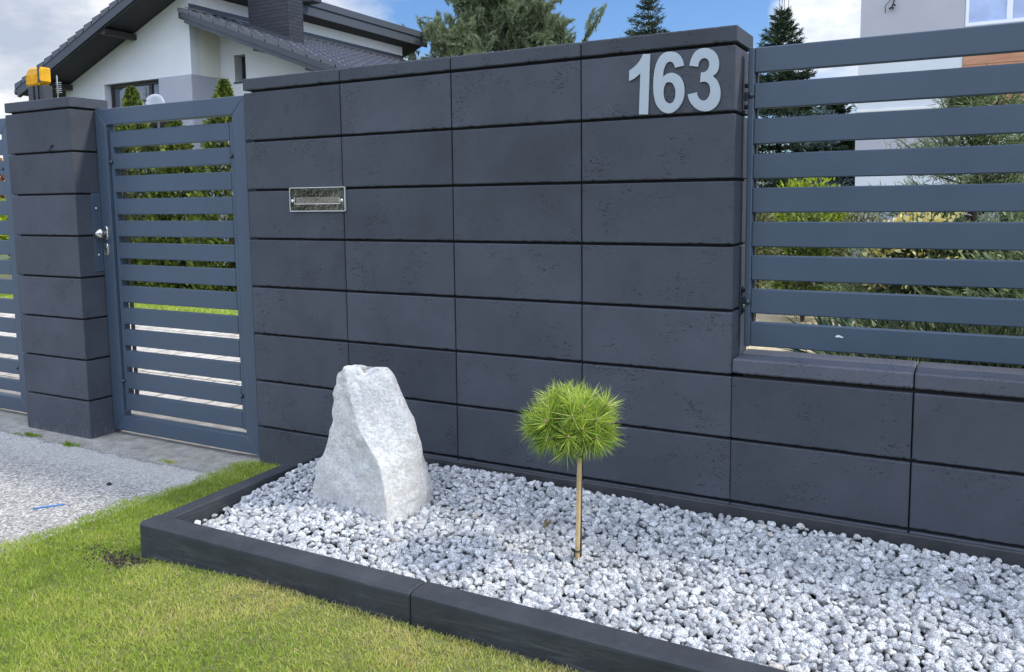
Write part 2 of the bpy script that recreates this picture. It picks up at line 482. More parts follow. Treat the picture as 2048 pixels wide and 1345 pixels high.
def brick_mat():
    m, nt, b = new_mat('graphite_clinker')
    geo = N(nt, 'ShaderNodeNewGeometry')
    sp = N(nt, 'ShaderNodeSeparateXYZ')
    nt.links.new(geo.outputs['Position'], sp.inputs[0])
    cb = N(nt, 'ShaderNodeCombineXYZ')
    nt.links.new(math_node(nt, 'ADD', sp.outputs[0], sp.outputs[1]), cb.inputs[0])
    nt.links.new(sp.outputs[2], cb.inputs[1])
    br = N(nt, 'ShaderNodeTexBrick', ins={'Scale': 1.0, 'Mortar Size': 0.006, 'Brick Width': 0.24, 'Row Height': 0.062,
                                          'Color1': (0.018, 0.020, 0.028, 1), 'Color2': (0.028, 0.031, 0.041, 1), 'Mortar': (0.006, 0.006, 0.008, 1)})
    nt.links.new(cb.outputs[0], br.inputs[0])
    nt.links.new(br.outputs[0], b.inputs['Base Color'])
    b.inputs['Roughness'].default_value = 0.6
    bp = N(nt, 'ShaderNodeBump', ins={'Strength': 0.6, 'Distance': 0.01})
    bp.invert = True
    nt.links.new(br.outputs['Fac'], bp.inputs['Height'])
    nt.links.new(bp.outputs[0], b.inputs['Normal'])
    return m


def plank_mat(name, c0, c1, width, axis=1, rough=0.6, grain=(2, 30, 30)):
    """boards: dark gap lines every `width` metres along `axis`"""
    m, nt, b = new_mat(name)
    geo = N(nt, 'ShaderNodeNewGeometry')
    sp = N(nt, 'ShaderNodeSeparateXYZ')
    nt.links.new(geo.outputs['Position'], sp.inputs[0])
    fr = math_node(nt, 'FRACT', math_node(nt, 'DIVIDE', sp.outputs[axis], width))
    gap = ramp(nt, fr, [(0.0, 0.25), (0.06, 1.0), (0.95, 1.0), (1.0, 0.25)])
    mp_ = N(nt, 'ShaderNodeMapping')
    mp_.inputs['Scale'].default_value = grain
    nt.links.new(geo.outputs['Position'], mp_.inputs[0])
    n = N(nt, 'ShaderNodeTexNoise', ins={'Scale': 1.0, 'Detail': 7, 'Roughness': 0.7, 'Distortion': 0.6})
    nt.links.new(mp_.outputs[0], n.inputs[0])
    c = mixc(nt, 1.0, ramp(nt, n.outputs[0], [(0.3, c0), (0.7, c1)]), gap, 'MULTIPLY')
    nt.links.new(c, b.inputs['Base Color'])
    b.inputs['Roughness'].default_value = rough
    return m


M['kerb'] = kerb_mat()
M['gravel'] = gravel_mat()
M['boulder'] = boulder_mat()
M['drive'] = drive_mat()
M['pavers'] = paver_mat()
M['lawn_ground'] = ground_mat('lawn_ground', [(0.3, (0.08, 0.09, 0.025)), (0.5, (0.15, 0.16, 0.045)), (0.7, (0.22, 0.24, 0.07))], 30)
M['earth'] = ground_mat('garden_earth', [(0.3, (0.10, 0.085, 0.06)), (0.55, (0.09, 0.12, 0.04)), (0.7, (0.14, 0.19, 0.05))], 3)
M['brick'] = brick_mat()
M['soffit'] = plank_mat('dark_soffit_boards', (0.020, 0.019, 0.022), (0.034, 0.032, 0.036), 0.12, axis=0)
M['soffit_y'] = plank_mat('brown_soffit_boards', (0.022, 0.016, 0.015), (0.036, 0.026, 0.024), 0.12, axis=0)
M['wood'] = plank_mat('orange_wood_boards', (0.36, 0.15, 0.075), (0.60, 0.30, 0.17), 0.14, axis=2, grain=(2.2, 2, 22))
M['tile'] = simple('graphite_roof_tile', (0.050, 0.054, 0.064), 0.30, 0, 0.6, var=0.12, vscale=6)

M['grass'] = foliage_mat('grass_blade', [(0.0, (0.16, 0.27, 0.02)), (0.35, (0.31, 0.44, 0.05)), (0.65, (0.47, 0.55, 0.11)),
                                         (0.82, (0.62, 0.60, 0.16)), (1.0, (0.66, 0.54, 0.28))], 0.4, 0.4)
M['thuja'] = foliage_mat('thuja_spray', [(0.0, (0.03, 0.05, 0.012)), (0.5, (0.11, 0.155, 0.028)), (1.0, (0.27, 0.31, 0.06))], 0.25)
M['spruce'] = foliage_mat('spruce_needles', [(0.0, (0.018, 0.032, 0.020)), (0.6, (0.042, 0.070, 0.036)), (1.0, (0.095, 0.13, 0.065))], 0.1)
M['blue_spruce'] = foliage_mat('blue_spruce_needles', [(0.0, (0.05, 0.08, 0.075)), (0.6, (0.13, 0.18, 0.17)), (1.0, (0.26, 0.32, 0.32))], 0.1)
M['pine'] = foliage_mat('pine_needles', [(0.0, (0.10, 0.13, 0.07)), (0.5, (0.22, 0.27, 0.14)), (1.0, (0.38, 0.42, 0.25))], 0.25)
M['minipine'] = foliage_mat('dwarf_pine_needles', [(0.0, (0.07, 0.13, 0.03)), (0.35, (0.24, 0.38, 0.05)), (0.75, (0.52, 0.64, 0.10)), (1.0, (0.70, 0.76, 0.22))], 0.35, 0.4)
M['ygreen'] = foliage_mat('yellow_green_leaf', [(0.0, (0.10, 0.14, 0.01)), (0.5, (0.28, 0.36, 0.03)), (1.0, (0.46, 0.52, 0.05))], 0.3)
M['olive'] = foliage_mat('olive_clipped_leaf', [(0.0, (0.05, 0.05, 0.02)), (0.5, (0.15, 0.17, 0.06)), (1.0, (0.32, 0.29, 0.14))], 0.2)
M['cedar'] = foliage_mat('cedar_needles', [(0.0, (0.05, 0.08, 0.03)), (0.5, (0.15, 0.20, 0.08)), (1.0, (0.30, 0.35, 0.17))], 0.2)
M['juniper'] = foliage_mat('juniper_needles', [(0.0, (0.02, 0.03, 0.018)), (0.6, (0.06, 0.085, 0.035)), (1.0, (0.17, 0.20, 0.08))], 0.15)
M['yucca'] = foliage_mat('yucca_blade', [(0.0, (0.02, 0.045, 0.03)), (1.0, (0.10, 0.16, 0.09))], 0.1)
M['flower'] = foliage_mat('yellow_blossom', [(0.0, (0.60, 0.48, 0.10)), (1.0, (0.85, 0.78, 0.40))], 0.3)
M['rust_leaf'] = foliage_mat('rust_autumn_leaf', [(0.0, (0.14, 0.05, 0.02)), (0.6, (0.38, 0.15, 0.04)), (1.0, (0.55, 0.36, 0.08))], 0.3)
M['wood_far'] = foliage_mat('street_tree_leaf', [(0.0, (0.02, 0.035, 0.012)), (1.0, (0.08, 0.11, 0.03))], 0.15)
M['red'] = simple('red_paint', (0.50, 0.04, 0.04), 0.5)
M['dryleaf'] = simple('dry_leaf', (0.16, 0.13, 0.07), 0.6, var=0.4, vscale=80)
M['blue'] = simple('blue_cord', (0.06, 0.20, 0.50), 0.5)
M['twig'] = simple('dark_bark_chip', (0.035, 0.028, 0.022), 0.8)
M['whitespot'] = simple('dried_white_splash', (0.75, 0.76, 0.78), 0.7)


# ------------------------------------------------------------------ mesh helpers
def tag(o, label=None, cat=None, group=None, kind=None):
    for k, v in (('label', label), ('category', cat), ('group', group), ('kind', kind)):
        if v:
            o[k] = v
    return o


def thing(name, loc, label, cat, group=None):
    o = bpy.data.objects.new(name, None)
    col.objects.link(o)
    o.location = loc
    o.empty_display_size = 0.05
    return tag(o, label, cat, group)


def root_of(o):
    while o.parent:
        o = o.parent
    return o


def link(name, me, mat, parent=None):
    o = bpy.data.objects.new(name, me)
    col.objects.link(o)
    if mat:
        me.materials.append(mat)
    if parent:
        o.parent = parent
    return o


class MB:
    def __init__(s):
        s.v, s.f, s.a, s.sm = [], [], [], []

    def add(s, V, F, rnd=0.5, smooth=False):
        n = len(s.v)
        s.v.extend([tuple(map(float, p)) for p in V])
        s.f.extend([tuple(i + n for i in f) for f in F])
        s.a.extend([rnd] * len(V))
        s.sm.extend([smooth] * len(F))

    def loft(s, rings, rnd=0.5, smooth=False, caps=True):
        """rings: equal-length loops"""
        k = len(rings[0])
        V = [p for r in rings for p in r]
        F = []
        for i in range(len(rings) - 1):
            for j in range(k):
                a, b = i * k + j, i * k + (j + 1) % k
                F.append((a, b, b + k, a + k))
        if caps:
            F.append(tuple(range(k))[::-1])
            F.append(tuple((len(rings) - 1) * k + j for j in range(k)))
        s.add(V, F, rnd, smooth)

    def box(s, x0, x1, y0, y1, z0, z1, c=0.002, rnd=0.5):
        """chamfered box"""
        def loop(x, i):
            return [(x, y0 + c + i, z0 + i), (x, y1 - c - i, z0 + i), (x, y1 - i, z0 + c + i), (x, y1 - i, z1 - c - i),
                    (x, y1 - c - i, z1 - i), (x, y0 + c + i, z1 - i), (x, y0 + i, z1 - c - i), (x, y0 + i, z0 + c + i)]
        h = c * 0.7
        s.loft([loop(x0, h), loop(x0 + c, 0), loop(x1 - c, 0), loop(x1, h)], rnd)

    def stone(s, x0, x1, y0, y1, z0, z1, c=0.003, rnd=0.5, jb=0.0, jt=0.0, step=0.012):
        """concrete block whose front bottom / top arrises are slightly chipped"""
        n = max(2, int((x1 - x0 - 2 * c) / step))
        xs = [x0] + [x0 + c + (x1 - x0 - 2 * c) * i / n for i in range(n + 1)] + [x1]
        rings = []
        for i, x in enumerate(xs):
            ins = c * 0.8 if i in (0, len(xs) - 1) else 0
            a = jb * (abs(random.gauss(0, 1)) ** 1.6) if 0 < i < len(xs) - 1 else 0
            b = jt * (abs(random.gauss(0, 1)) ** 1.6) if 0 < i < len(xs) - 1 else 0
            rings.append([(x, y0 + c + ins, z0 + ins + a * .5), (x, y1 - c, z0 + ins), (x, y1 - ins, z0 + c), (x, y1 - ins, z1 - c),
                          (x, y1 - c, z1 - ins), (x, y0 + c + ins, z1 - ins - b * .3), (x, y0 + ins, z1 - c - b), (x, y0 + ins, z0 + c + a)])
        s.loft(rings, rnd)

    def poly_y(s, pts, y0, y1, rnd=0.5):
        """polygon in XZ extruded along y"""
        s.loft([[(x, y0, z) for x, z in pts], [(x, y1, z) for x, z in pts]], rnd)

    def tube(s, pts, r, k=8, rnd=0.5, caps=True):
        pts = [Vector(p) for p in pts]
        rs = r if isinstance(r, (list, tuple)) else [r] * len(pts)
        rings = []
        up = None
        for i, p in enumerate(pts):
            d = (pts[min(i + 1, len(pts) - 1)] - pts[max(i - 1, 0)]).normalized()
            if up is None:
                up = Vector((0, 0, 1)) if abs(d.z) < 0.9 else Vector((1, 0, 0))
            a = d.cross(up)
            if a.length < 1e-5:
                a = d.cross(Vector((0, 1, 0)))
            a.normalize()
            b = d.cross(a)
            up = a.cross(d) * -1 if False else up
            rings.append([p + (a * math.cos(t) + b * math.sin(t)) * rs[i] for t in [2 * math.pi * j / k for j in range(k)]])
        s.loft(rings, rnd, True, caps)

    def lathe(s, c, axis, prof, k=20, rnd=0.5):
        """prof: (distance along axis, radius)"""
        c, ax = Vector(c), Vector(axis).normalized()
        u = ax.orthogonal().normalized()
        w = ax.cross(u)
        rings = [[c + ax * d + (u * math.cos(t) + w * math.sin(t)) * max(r, 1e-5) for t in [2 * math.pi * j / k for j in range(k)]]
                 for d, r in prof]
        s.loft(rings, rnd, True)

    def build(s, name, mat, parent=None):
        me = bpy.data.meshes.new(name)
        o3 = root_of(parent).location if parent else Vector((0, 0, 0))
        V = np.array(s.v, dtype=np.float64) - np.array(o3)
        me.from_pydata(V.tolist(), [], s.f)
        at = me.attributes.new('rnd', 'FLOAT', 'POINT')
        at.data.foreach_set('value', s.a)
        me.polygons.foreach_set('use_smooth', s.sm)
        me.update()
        bm_fix(me)
        return link(name, me, mat, parent)


def bm_fix(me):
    import bmesh
    bm = bmesh.new()
    bm.from_mesh(me)
    bmesh.ops.recalc_face_normals(bm, faces=bm.faces)
    bm.to_mesh(me)
    bm.free()


def tri_mesh(name, V, F, rnd, mat, parent=None, smooth=False):
    """fast mesh from numpy arrays; F has 3 or 4 columns"""
    me = bpy.data.meshes.new(name)
    o3 = np.array(root_of(parent).location) if parent else np.zeros(3)
    V = (V - o3).astype(np.float32)
    k = F.shape[1]
    me.vertices.add(len(V))
    me.vertices.foreach_set('co', V.ravel())
    me.loops.add(F.size)
    me.loops.foreach_set('vertex_index', F.ravel().astype(np.int32))
    me.polygons.add(len(F))
    me.polygons.foreach_set('loop_start', np.arange(0, F.size, k, dtype=np.int32))
    at = me.attributes.new('rnd', 'FLOAT', 'POINT')
    at.data.foreach_set('value', rnd.astype(np.float32))
    if smooth:
        me.polygons.foreach_set('use_smooth', np.ones(len(F), dtype=bool))
    me.update(calc_edges=True)
    return link(name, me, mat, parent)


def unit(a):
    return a / (np.linalg.norm(a, axis=-1, keepdims=True) + 1e-9)


def blades(P, D, L, W, rnd, bend=0.0, bdir=None, name='foliage', mat=None, parent=None):
    """leaf / needle blades: base P, direction D, length L, width W; quad + tip triangle as two quads (tip degenerate-free)"""
    n = len(P)
    D = unit(D)
    s = unit(np.cross(D, rng.normal(size=(n, 3))))
    L = np.broadcast_to(L, n)[:, None]
    W = np.broadcast_to(W, n)[:, None]
    if bdir is None:
        bdir = unit(np.cross(D, s))
    mid = P + D * L * 0.55 + bdir * L * bend * 0.3
    tip = P + D * L + bdir * L * bend
    V = np.empty((n, 5, 3))
    V[:, 0] = P - s * W * 0.5
    V[:, 1] = P + s * W * 0.5
    V[:, 2] = mid + s * W * 0.42
    V[:, 3] = mid - s * W * 0.42
    V[:, 4] = tip
    b = np.arange(n)[:, None] * 5
    F = np.concatenate([b + np.array([[0, 1, 2]]), b + np.array([[0, 2, 3]]), b + np.array([[3, 2, 4]])], 0)
    return tri_mesh(name, V.reshape(-1, 3), F, np.repeat(rnd, 5), mat, parent)


def merge_blades(sets):
    return [np.concatenate([s[i] for s in sets], 0) for i in range(len(sets[0]))]


# ------------------------------------------------------------------ ground and setting
def sheet(name, x0, x1, y0, y1, z, mat, nx=1, ny=1):
    m = MB()
    V = [(x0 + (x1 - x0) * i / nx, y0 + (y1 - y0) * j / ny, z) for j in range(ny + 1) for i in range(nx + 1)]
    F = [(j * (nx + 1) + i, j * (nx + 1) + i + 1, (j + 1) * (nx + 1) + i + 1, (j + 1) * (nx + 1) + i) for j in range(ny) for i in range(nx)]
    m.add(V, F)
    return tag(m.build(name, mat), kind='structure')


sheet('ground', -400, 400, -400, 600, -0.02, M['earth'])
sheet('driveway', -7, 0.34, -9, 0.50, 0.0, M['drive'])
sheet('garden_path', -7, 0.5, 0.504, 2.72, 0.0, M['pavers'])
def lawn_z(x, y):
    return 0.026 + 0.030 * float(np.clip((x - 0.40) / 0.40, 0, 1)) * float(np.clip((-0.80 - y) / 0.08, 0, 1))


m = MB()
gx, gy = 80, 60
V = [(-0.03 + 5.53 * i / gx, -3.2 + 3.18 * j / gy, lawn_z(-0.03 + 5.53 * i / gx, -3.2 + 3.18 * j / gy)) for j in range(gy + 1) for i in range(gx + 1)]
F = [(j * (gx + 1) + i, j * (gx + 1) + i + 1, (j + 1) * (gx + 1) + i + 1, (j + 1) * (gx + 1) + i) for j in range(gy) for i in range(gx)]
m.add(V, F)
tag(m.build('lawn_soil', M['lawn_ground']), kind='structure')
sheet('street', -60, 60, -16, -9, -0.012, M['drive'])
m = MB()
m.add([(0.4, 2.6, 0.0), (2.0, 2.6, 0.0), (1.75, 6.2, 0.0), (0.2, 6.6, 0.0)], [(0, 1, 2, 3)])
tag(m.build('sandy_ground', M['straw']), kind='structure')
# ------------------------------------------------------------------ block walls
J0 = 1.585
W4 = 2.009
WX = [0.0, 0.5045, 1.0065, 1.508, W4]


def block_wall(root, xs, ztop, rows, y0, y1, coping_z, n_split=None, right_side_seam=None, bottoms=None):
    """courses of 0.2 m blocks over a recessed dark core; returns nothing, adds children"""
    g, v = 0.0045, 0.0022
    w = MB()
    for r in range(rows):
        z1 = ztop - r * 0.2
        z0 = z1 - 0.2
        for i in range(len(xs) - 1):
            xa, xb = xs[i] + (v if i else 0), xs[i + 1] - (v if i < len(xs) - 2 else 0)
            w.stone(xa, xb, y0 + random.uniform(-.0007, .0007), y1, max(z0 + g, -0.03) if r < rows - 1 else z0 - 0.03, z1 - g, 0.0028,
                    random.random(), jb=0.0012, jt=0.0002)
    w.build('wall_blocks', M['block'], root)
    c = MB()
    c.box(xs[0] + (0.03), xs[-1] - 0.014, y0 + 0.016, y1 - 0.016, ztop - rows * 0.2, coping_z - 0.004, 0.001)
    c.build('wall_core', M['core'], root)


root = thing('garden_wall', (1.0, 0.1, 0), 'tall dark anthracite concrete block wall carrying the number 163 and the letter slot', 'wall')
block_wall(root, WX, J0, 8, 0.0, 0.2, J0 + 0.01)
for i in range(4):
    m = MB()
    x0 = WX[i] - (0.002 if i == 0 else -0.0022)
    x1 = WX[i + 1] + (0.003 if i == 3 else -0.0022)
    m.stone(x0, x1, -0.001 + random.uniform(-.0006, .0006), 0.208, J0 + 0.0055, 1.638 + random.uniform(-.0006, .0006), 0.003, random.random(), jb=0.0013, jt=0.0008)
    m.build('coping', M['block'], root)

root = thing('low_wall', (3.2, 0.1, 0), 'low dark concrete block wall under the slatted fence panel', 'wall')
LX = [W4 + 0.002, 2.517, 3.02, 3.523, 4.026]
block_wall(root, LX, 0.585, 3, 0.0, 0.19, 0.595)
for i in range(4):
    m = MB()
    x0, x1 = LX[i] + (0.002 if i else 0.001), LX[i + 1] - 0.002
    m.stone(x0, x1, -0.001, 0.195, 0.5925, 0.639 - 0.0006 * i, 0.0045, random.random(), jb=0.0014, jt=0.0006, step=0.006)
    m.build('coping', M['block_low'], root)
m = MB()
m.stone(0.43, 4.03, -0.016, 0.0, -0.03, 0.178, 0.004, 0.4, jb=0, jt=0.0008, step=0.02)
tag(m.build('plinth_edging', M['plinth']), 'narrow dark edging strip between the wall foot and the white gravel', 'edging')

root = thing('gate_pillar', (-1.34, 0.06, 0), 'square dark concrete block pillar left of the gate with the amber lamp on top', 'pillar')
block_wall(root, [-1.588, -1.079], J0 + 0.002, 8, -0.04, 0.16, J0 + 0.012)
m = MB()
m.stone(-1.588, -1.077, -0.041, 0.162, J0 + 0.0075, 1.64, 0.003, 0.5, jb=0.0013, jt=0.0008)
m.build('coping', M['block'], root)

# ------------------------------------------------------------------ gates and fence
SL = [(1.482, 1.405), (1.376, 1.302), (1.271, 1.192), (1.162, 1.086), (1.057, 0.981), (0.951, 0.875), (0.845, 0.768),
      (0.741, 0.662), (0.635, 0.555), (0.529, 0.449), (0.423, 0.342), (0.315, 0.233), (0.207, 0.126)]
GY = 0.085


def mitred_frame(mb, x0, x1, z0, z1, w, y0, y1, gap=0.0008):
    """four tubes cut at 45 degrees"""
    c = 0.0025
    def bar(outer_a, outer_b, inner_b, inner_a):
        q = [outer_a, outer_b, inner_b, inner_a]
        cx = sum(p[0] for p in q) / 4
        cz = sum(p[1] for p in q) / 4
        def sh(d):
            r = []
            for x, z in q:
                r.append((x + d * (1 if x < cx else -1), z + d * (1 if z < cz else -1)))
            return r
        a, b = sh(0), sh(c)
        mb.loft([[(x, y0, z) for x, z in b], [(x, y0 + c, z) for x, z in a], [(x, y1 - c, z) for x, z in a], [(x, y1, z) for x, z in b]])
    g = gap
    bar((x0 + g, z1), (x1 - g, z1), (x1 - w - g * .4, z1 - w), (x0 + w + g * .4, z1 - w))
    bar((x0 + g, z0), (x1 - g, z0), (x1 - w - g * .4, z0 + w), (x0 + w + g * .4, z0 + w))
    bar((x0, z0 + g), (x0, z1 - g), (x0 + w, z1 - w - g * .4), (x0 + w, z0 + w + g * .4))
    bar((x1, z0 + g), (x1, z1 - g), (x1 - w, z1 - w - g * .4), (x1 - w, z0 + w + g * .4))


def slat_panel(root, x0, x1, slats, y0, y1, bar=0.02, left=True, right=True):
    s = MB()
    for a, b in slats:
        s.box(x0 + 0.001, x1 - 0.001, y0, y1, b, a, 0.0028)
    s.build('slat_panel', M['metal'], root)
    zt, zb = slats[0][0] + 0.0, slats[-1][1]
    for xa in (x0 - bar, x1):
        f = MB()
        f.box(xa, xa + bar, y0 + 0.001, y1 + 0.012, zb - 0.004, zt + 0.003, 0.002)
        f.build('panel_rail', M['metal'], root)


def bolts(root, spots, y):
    for x, z in spots:
        b = MB()
        b.lathe((x, y, z), (0, -1, 0), [(-0.002, 0.0085), (0.002, 0.0088), (0.005, 0.0080), (0.0085, 0.0052), (0.0105, 0.0012)], 16)
        b.build('bolt', M['bolt'], root)


root = thing('garden_gate', (-0.55, 0.1, 0.02), 'blue grey steel pedestrian gate with horizontal slats and a round stainless knob', 'gate')
f = MB()
mitred_frame(f, -1.072, -0.084, 0.022, 1.588, 0.0765, GY - 0.002, GY + 0.045)
f.build('gate_frame', M['metal'], root)
slat_panel(root, -0.971, -0.194, SL, 0.097, 0.122)
for xa in (-0.951, -0.214):
    m = MB()
    m.box(xa, xa + .006, 0.1225, 0.142, 0.12, 1.49, 0.0005)
    m.build('back_post', M['core'], root)
bolts(root, [(-0.983, 1.338), (-0.184, 1.337), (-0.990, 0.272), (-0.189, 0.276)], 0.094)
# lock: rose with knob, cylinder escutcheon, long strike plate
m = MB()
def stadium(cx, cz, w, h, n=10):
    r = w / 2
    return [(cx + r * math.cos(t), cz + (h / 2 - r) + r * math.sin(t)) for t in np.linspace(0, math.pi, n)] + \
           [(cx + r * math.cos(t), cz - (h / 2 - r) + r * math.sin(t)) for t in np.linspace(math.pi, 2 * math.pi, n)]
def plate(mb, cx, cz, w, h, y, t):
    a, b = stadium(cx, cz, w, h), stadium(cx, cz, w - 0.005, h - 0.005)
    mb.loft([[(x, y, z) for x, z in a], [(x, y - t * .6, z) for x, z in a], [(x, y - t, z) for x, z in b]], smooth=False)
plate(m, -1.036, 0.998, 0.031, 0.068, GY - 0.0015, 0.009)
ro = m.build('lock_rose', M['inox'], root)
m = MB()
m.lathe((-1.036, GY - 0.01, 0.998), (-0.12, -1, -0.02), [(0, 0.010), (0.012, 0.010), (0.018, 0.020), (0.024, 0.0262), (0.030, 0.0262), (0.036, 0.022), (0.047, 0.009), (0.051, 0.001)], 28)
m.build('knob', M['inox'], root)
m = MB()
plate(m, -1.040, 0.919, 0.031, 0.064, GY - 0.0015, 0.008)
es = m.build('keyhole_plate', M['inox'], root)
m = MB()
m.lathe((-1.040, GY - 0.009, 0.927), (0, -1, 0), [(0, 0.0085), (0.003, 0.0085), (0.0035, 0.0075)], 18)
m.box(-1.0435, -1.0365, GY - 0.0118, GY - 0.0088, 0.905, 0.924, 0.001)
m.build('lock_cylinder', M['mirror'], es)
m = MB()
m.box(-1.0785, -1.0745, 0.040, 0.092, 0.812, 1.192, 0.0012)
m.box(-1.0745, -1.0700, 0.0755, 0.0825, 0.812, 1.192, 0.001)
sp_ = m.build('strike_plate', M['metal'], root)
for z in (1.118, 0.893):
    m = MB()
    m.lathe((-1.0745, 0.062, z), (1, 0, 0), [(0, 0.0055), (0.002, 0.005), (0.003, 0.001)], 12)
    m.build('screw', M['screw'], sp_)

root = thing('driveway_gate', (-3.6, 0.1, 0.02), 'blue grey slatted driveway gate leaf at the left edge behind the pillar', 'gate')
f = MB()
mitred_frame(f, -5.60, -1.765, 0.022, 1.590, 0.0765, GY - 0.002, GY + 0.045)
f.build('gate_frame', M['metal'], root)
SLD = [(1.484, 1.404), (1.374, 1.298), (1.268, 1.192), (1.162, 1.086), (1.056, 0.981), (0.951, 0.875), (0.845, 0.768),
       (0.741, 0.662), (0.635, 0.555), (0.529, 0.449), (0.423, 0.330), (0.300, 0.223), (0.190, 0.125)]
slat_panel(root, -5.50, -1.861, SLD, 0.097, 0.122)
bolts(root, [(-1.87, 1.33), (-1.87, 0.26)], 0.095)

root = thing('fence_panel', (3.0, 0.1, 0.66), 'blue grey fence panel of nine wide horizontal slats right of the wall', 'fence')
FS = [(1.581, 1.506), (1.475, 1.398), (1.369, 1.292), (1.263, 1.187), (1.160, 1.0835), (1.0555, 0.979), (0.952, 0.8755), (0.8475, 0.771), (0.744, 0.6675)]
s = MB()
for a, b in FS:
    s.box(2.046, 4.3, 0.080, 0.105, b, a, 0.0030)
s.build('slat_panel', M['metal'], root)
m = MB()
m.box(2.0275, 2.0455, 0.077, 0.117, 0.666, 1.583, 0.003)
m.build('fence_stile', M['metal'], root)
m = MB()
m.box(2.0458, 2.0515, 0.1055, 0.120, 0.67, 1.58, 0.001)
m.build('back_post', M['blackplastic'], root)
for z in (1.44, 0.808):
    m = MB()
    m.box(2.0100, 2.0145, 0.085, 0.125, z - 0.045, z + 0.045, 0.001)
    m.box(2.0145, 2.0270, 0.090, 0.120, z - 0.012, z + 0.012, 0.001)
    br_ = m.build('hinge_bracket', M['bolt'], root)
    for dz in (0.032, -0.032):
        b = MB()
        b.lathe((2.0145, 0.105, z + dz), (1, 0, 0), [(0, 0.007), (0.006, 0.007), (0.008, 0.004)], 10)
        b.build('bracket_screw', M['blackplastic'], br_)
    b = MB()
    b.lathe((2.0385, 0.078, z), (0, -1, 0), [(-0.002, 0.0095), (0.002, 0.0098), (0.006, 0.0088), (0.010, 0.0055), (0.012, 0.001)], 18)
    b.build('bolt', M['bolt'], root)
m = MB()
V = [(2.305 + 0.0075 * math.cos(t) * (1 + .3 * math.sin(2 * t)), 0.0793, 0.716 + 0.0035 * math.sin(t)) for t in np.linspace(0, 2 * math.pi, 13)[:-1]]
m.loft([V, [(x, y - 0.0008, z) for x, y, z in V]])
V = [(2.315 + 0.005 * math.cos(t), 0.0793, 0.714 + 0.0022 * math.sin(t)) for t in np.linspace(0, 2 * math.pi, 11)[:-1]]
m.loft([V, [(x, y - 0.0008, z) for x, y, z in V]])
m.build('bird_dropping', M['whitespot'], root)

# ------------------------------------------------------------------ house number, letter slot, lamp, hook
D1=[(1.7216,1.5782),(1.7445,1.5765),(1.7418,1.4856),(1.739,1.3933),(1.7095,1.3948),(1.7137,1.5218),(1.7036,1.5137),(1.6912,1.5058),(1.6761,1.5006),(1.6768,1.532),(1.6898,1.5398),(1.7007,1.5483),(1.7102,1.5582),(1.717,1.5685)]
D6=[(1.8526,1.5327),(1.8494,1.5466),(1.842,1.5609),(1.8302,1.5719),(1.817,1.5768),(1.8026,1.5782),(1.7894,1.5752),(1.7775,1.5667),(1.7683,1.5525),(1.7617,1.5355),(1.7578,1.5132),(1.7561,1.488),(1.7565,1.4627),(1.7596,1.4422),(1.7651,1.4241),(1.7746,1.4095),(1.7867,1.3986),(1.8,1.3933),(1.8133,1.3932),(1.8277,1.3994),(1.8407,1.4117),(1.8497,1.4273),(1.8542,1.4457),(1.8546,1.4606),(1.8518,1.4782),(1.8452,1.4937),(1.836,1.5043),(1.8241,1.5115),(1.8123,1.5142),(1.8004,1.5122),(1.7912,1.5067),(1.7867,1.5028),(1.7872,1.5158),(1.7897,1.5281),(1.7944,1.539),(1.8002,1.546),(1.8068,1.5486),(1.8147,1.5465),(1.8207,1.5405),(1.8253,1.5289)]
Dh=[(1.8064,1.4874),(1.8165,1.4829),(1.8237,1.4716),(1.827,1.4576),(1.8263,1.4402),(1.8209,1.4267),(1.813,1.422),(1.8051,1.4225),(1.7963,1.4284),(1.7904,1.4401),(1.7884,1.4554),(1.7896,1.4704),(1.7941,1.4814),(1.7993,1.486)]
D3=[(1.8699,1.5313),(1.8736,1.5457),(1.8806,1.5611),(1.8907,1.5724),(1.9047,1.5779),(1.9198,1.5782),(1.935,1.5731),(1.9476,1.5629),(1.9565,1.5481),(1.96,1.532),(1.959,1.5163),(1.9534,1.5034),(1.9415,1.4934),(1.9524,1.4828),(1.9601,1.4688),(1.9648,1.4514),(1.9651,1.4331),(1.9608,1.4163),(1.9522,1.4033),(1.9385,1.3944),(1.9234,1.3916),(1.9068,1.3941),(1.8913,1.4022),(1.8783,1.4155),(1.8697,1.4297),(1.8659,1.4449),(1.8939,1.4491),(1.8961,1.4391),(1.9026,1.4287),(1.9116,1.4232),(1.9204,1.4238),(1.9292,1.4319),(1.9341,1.4438),(1.9347,1.4573),(1.9313,1.4698),(1.9236,1.4777),(1.9134,1.4804),(1.9033,1.4788),(1.906,1.5073),(1.9131,1.5075),(1.9219,1.5102),(1.9281,1.5177),(1.931,1.5284),(1.9291,1.5396),(1.9227,1.5475),(1.9139,1.5495),(1.905,1.5466),(1.8988,1.5374),(1.8964,1.5253)]


def crspline(pts, n=4, corner=0.6):
    """closed Catmull-Rom that keeps sharp corners"""
    out = []
    k = len(pts)
    P = [Vector((p[0], p[1], 0)) for p in pts]
    def sharp(i):
        a, b = (P[i] - P[i - 1]), (P[(i + 1) % k] - P[i])
        return a.angle(b) > corner
    for i in range(k):
        p1, p2 = P[i], P[(i + 1) % k]
        p0 = P[i - 1] if not sharp(i) else p1 - (p2 - p1)
        p3 = P[(i + 2) % k] if not sharp((i + 1) % k) else p2 + (p2 - p1)
        for j in range(n):
            t = j / n
            out.append(0.5 * ((2 * p1) + (p2 - p0) * t + (2 * p0 - 5 * p1 + 4 * p2 - p3) * t * t + (3 * p1 - p0 - 3 * p2 + p3) * t ** 3))
    return out


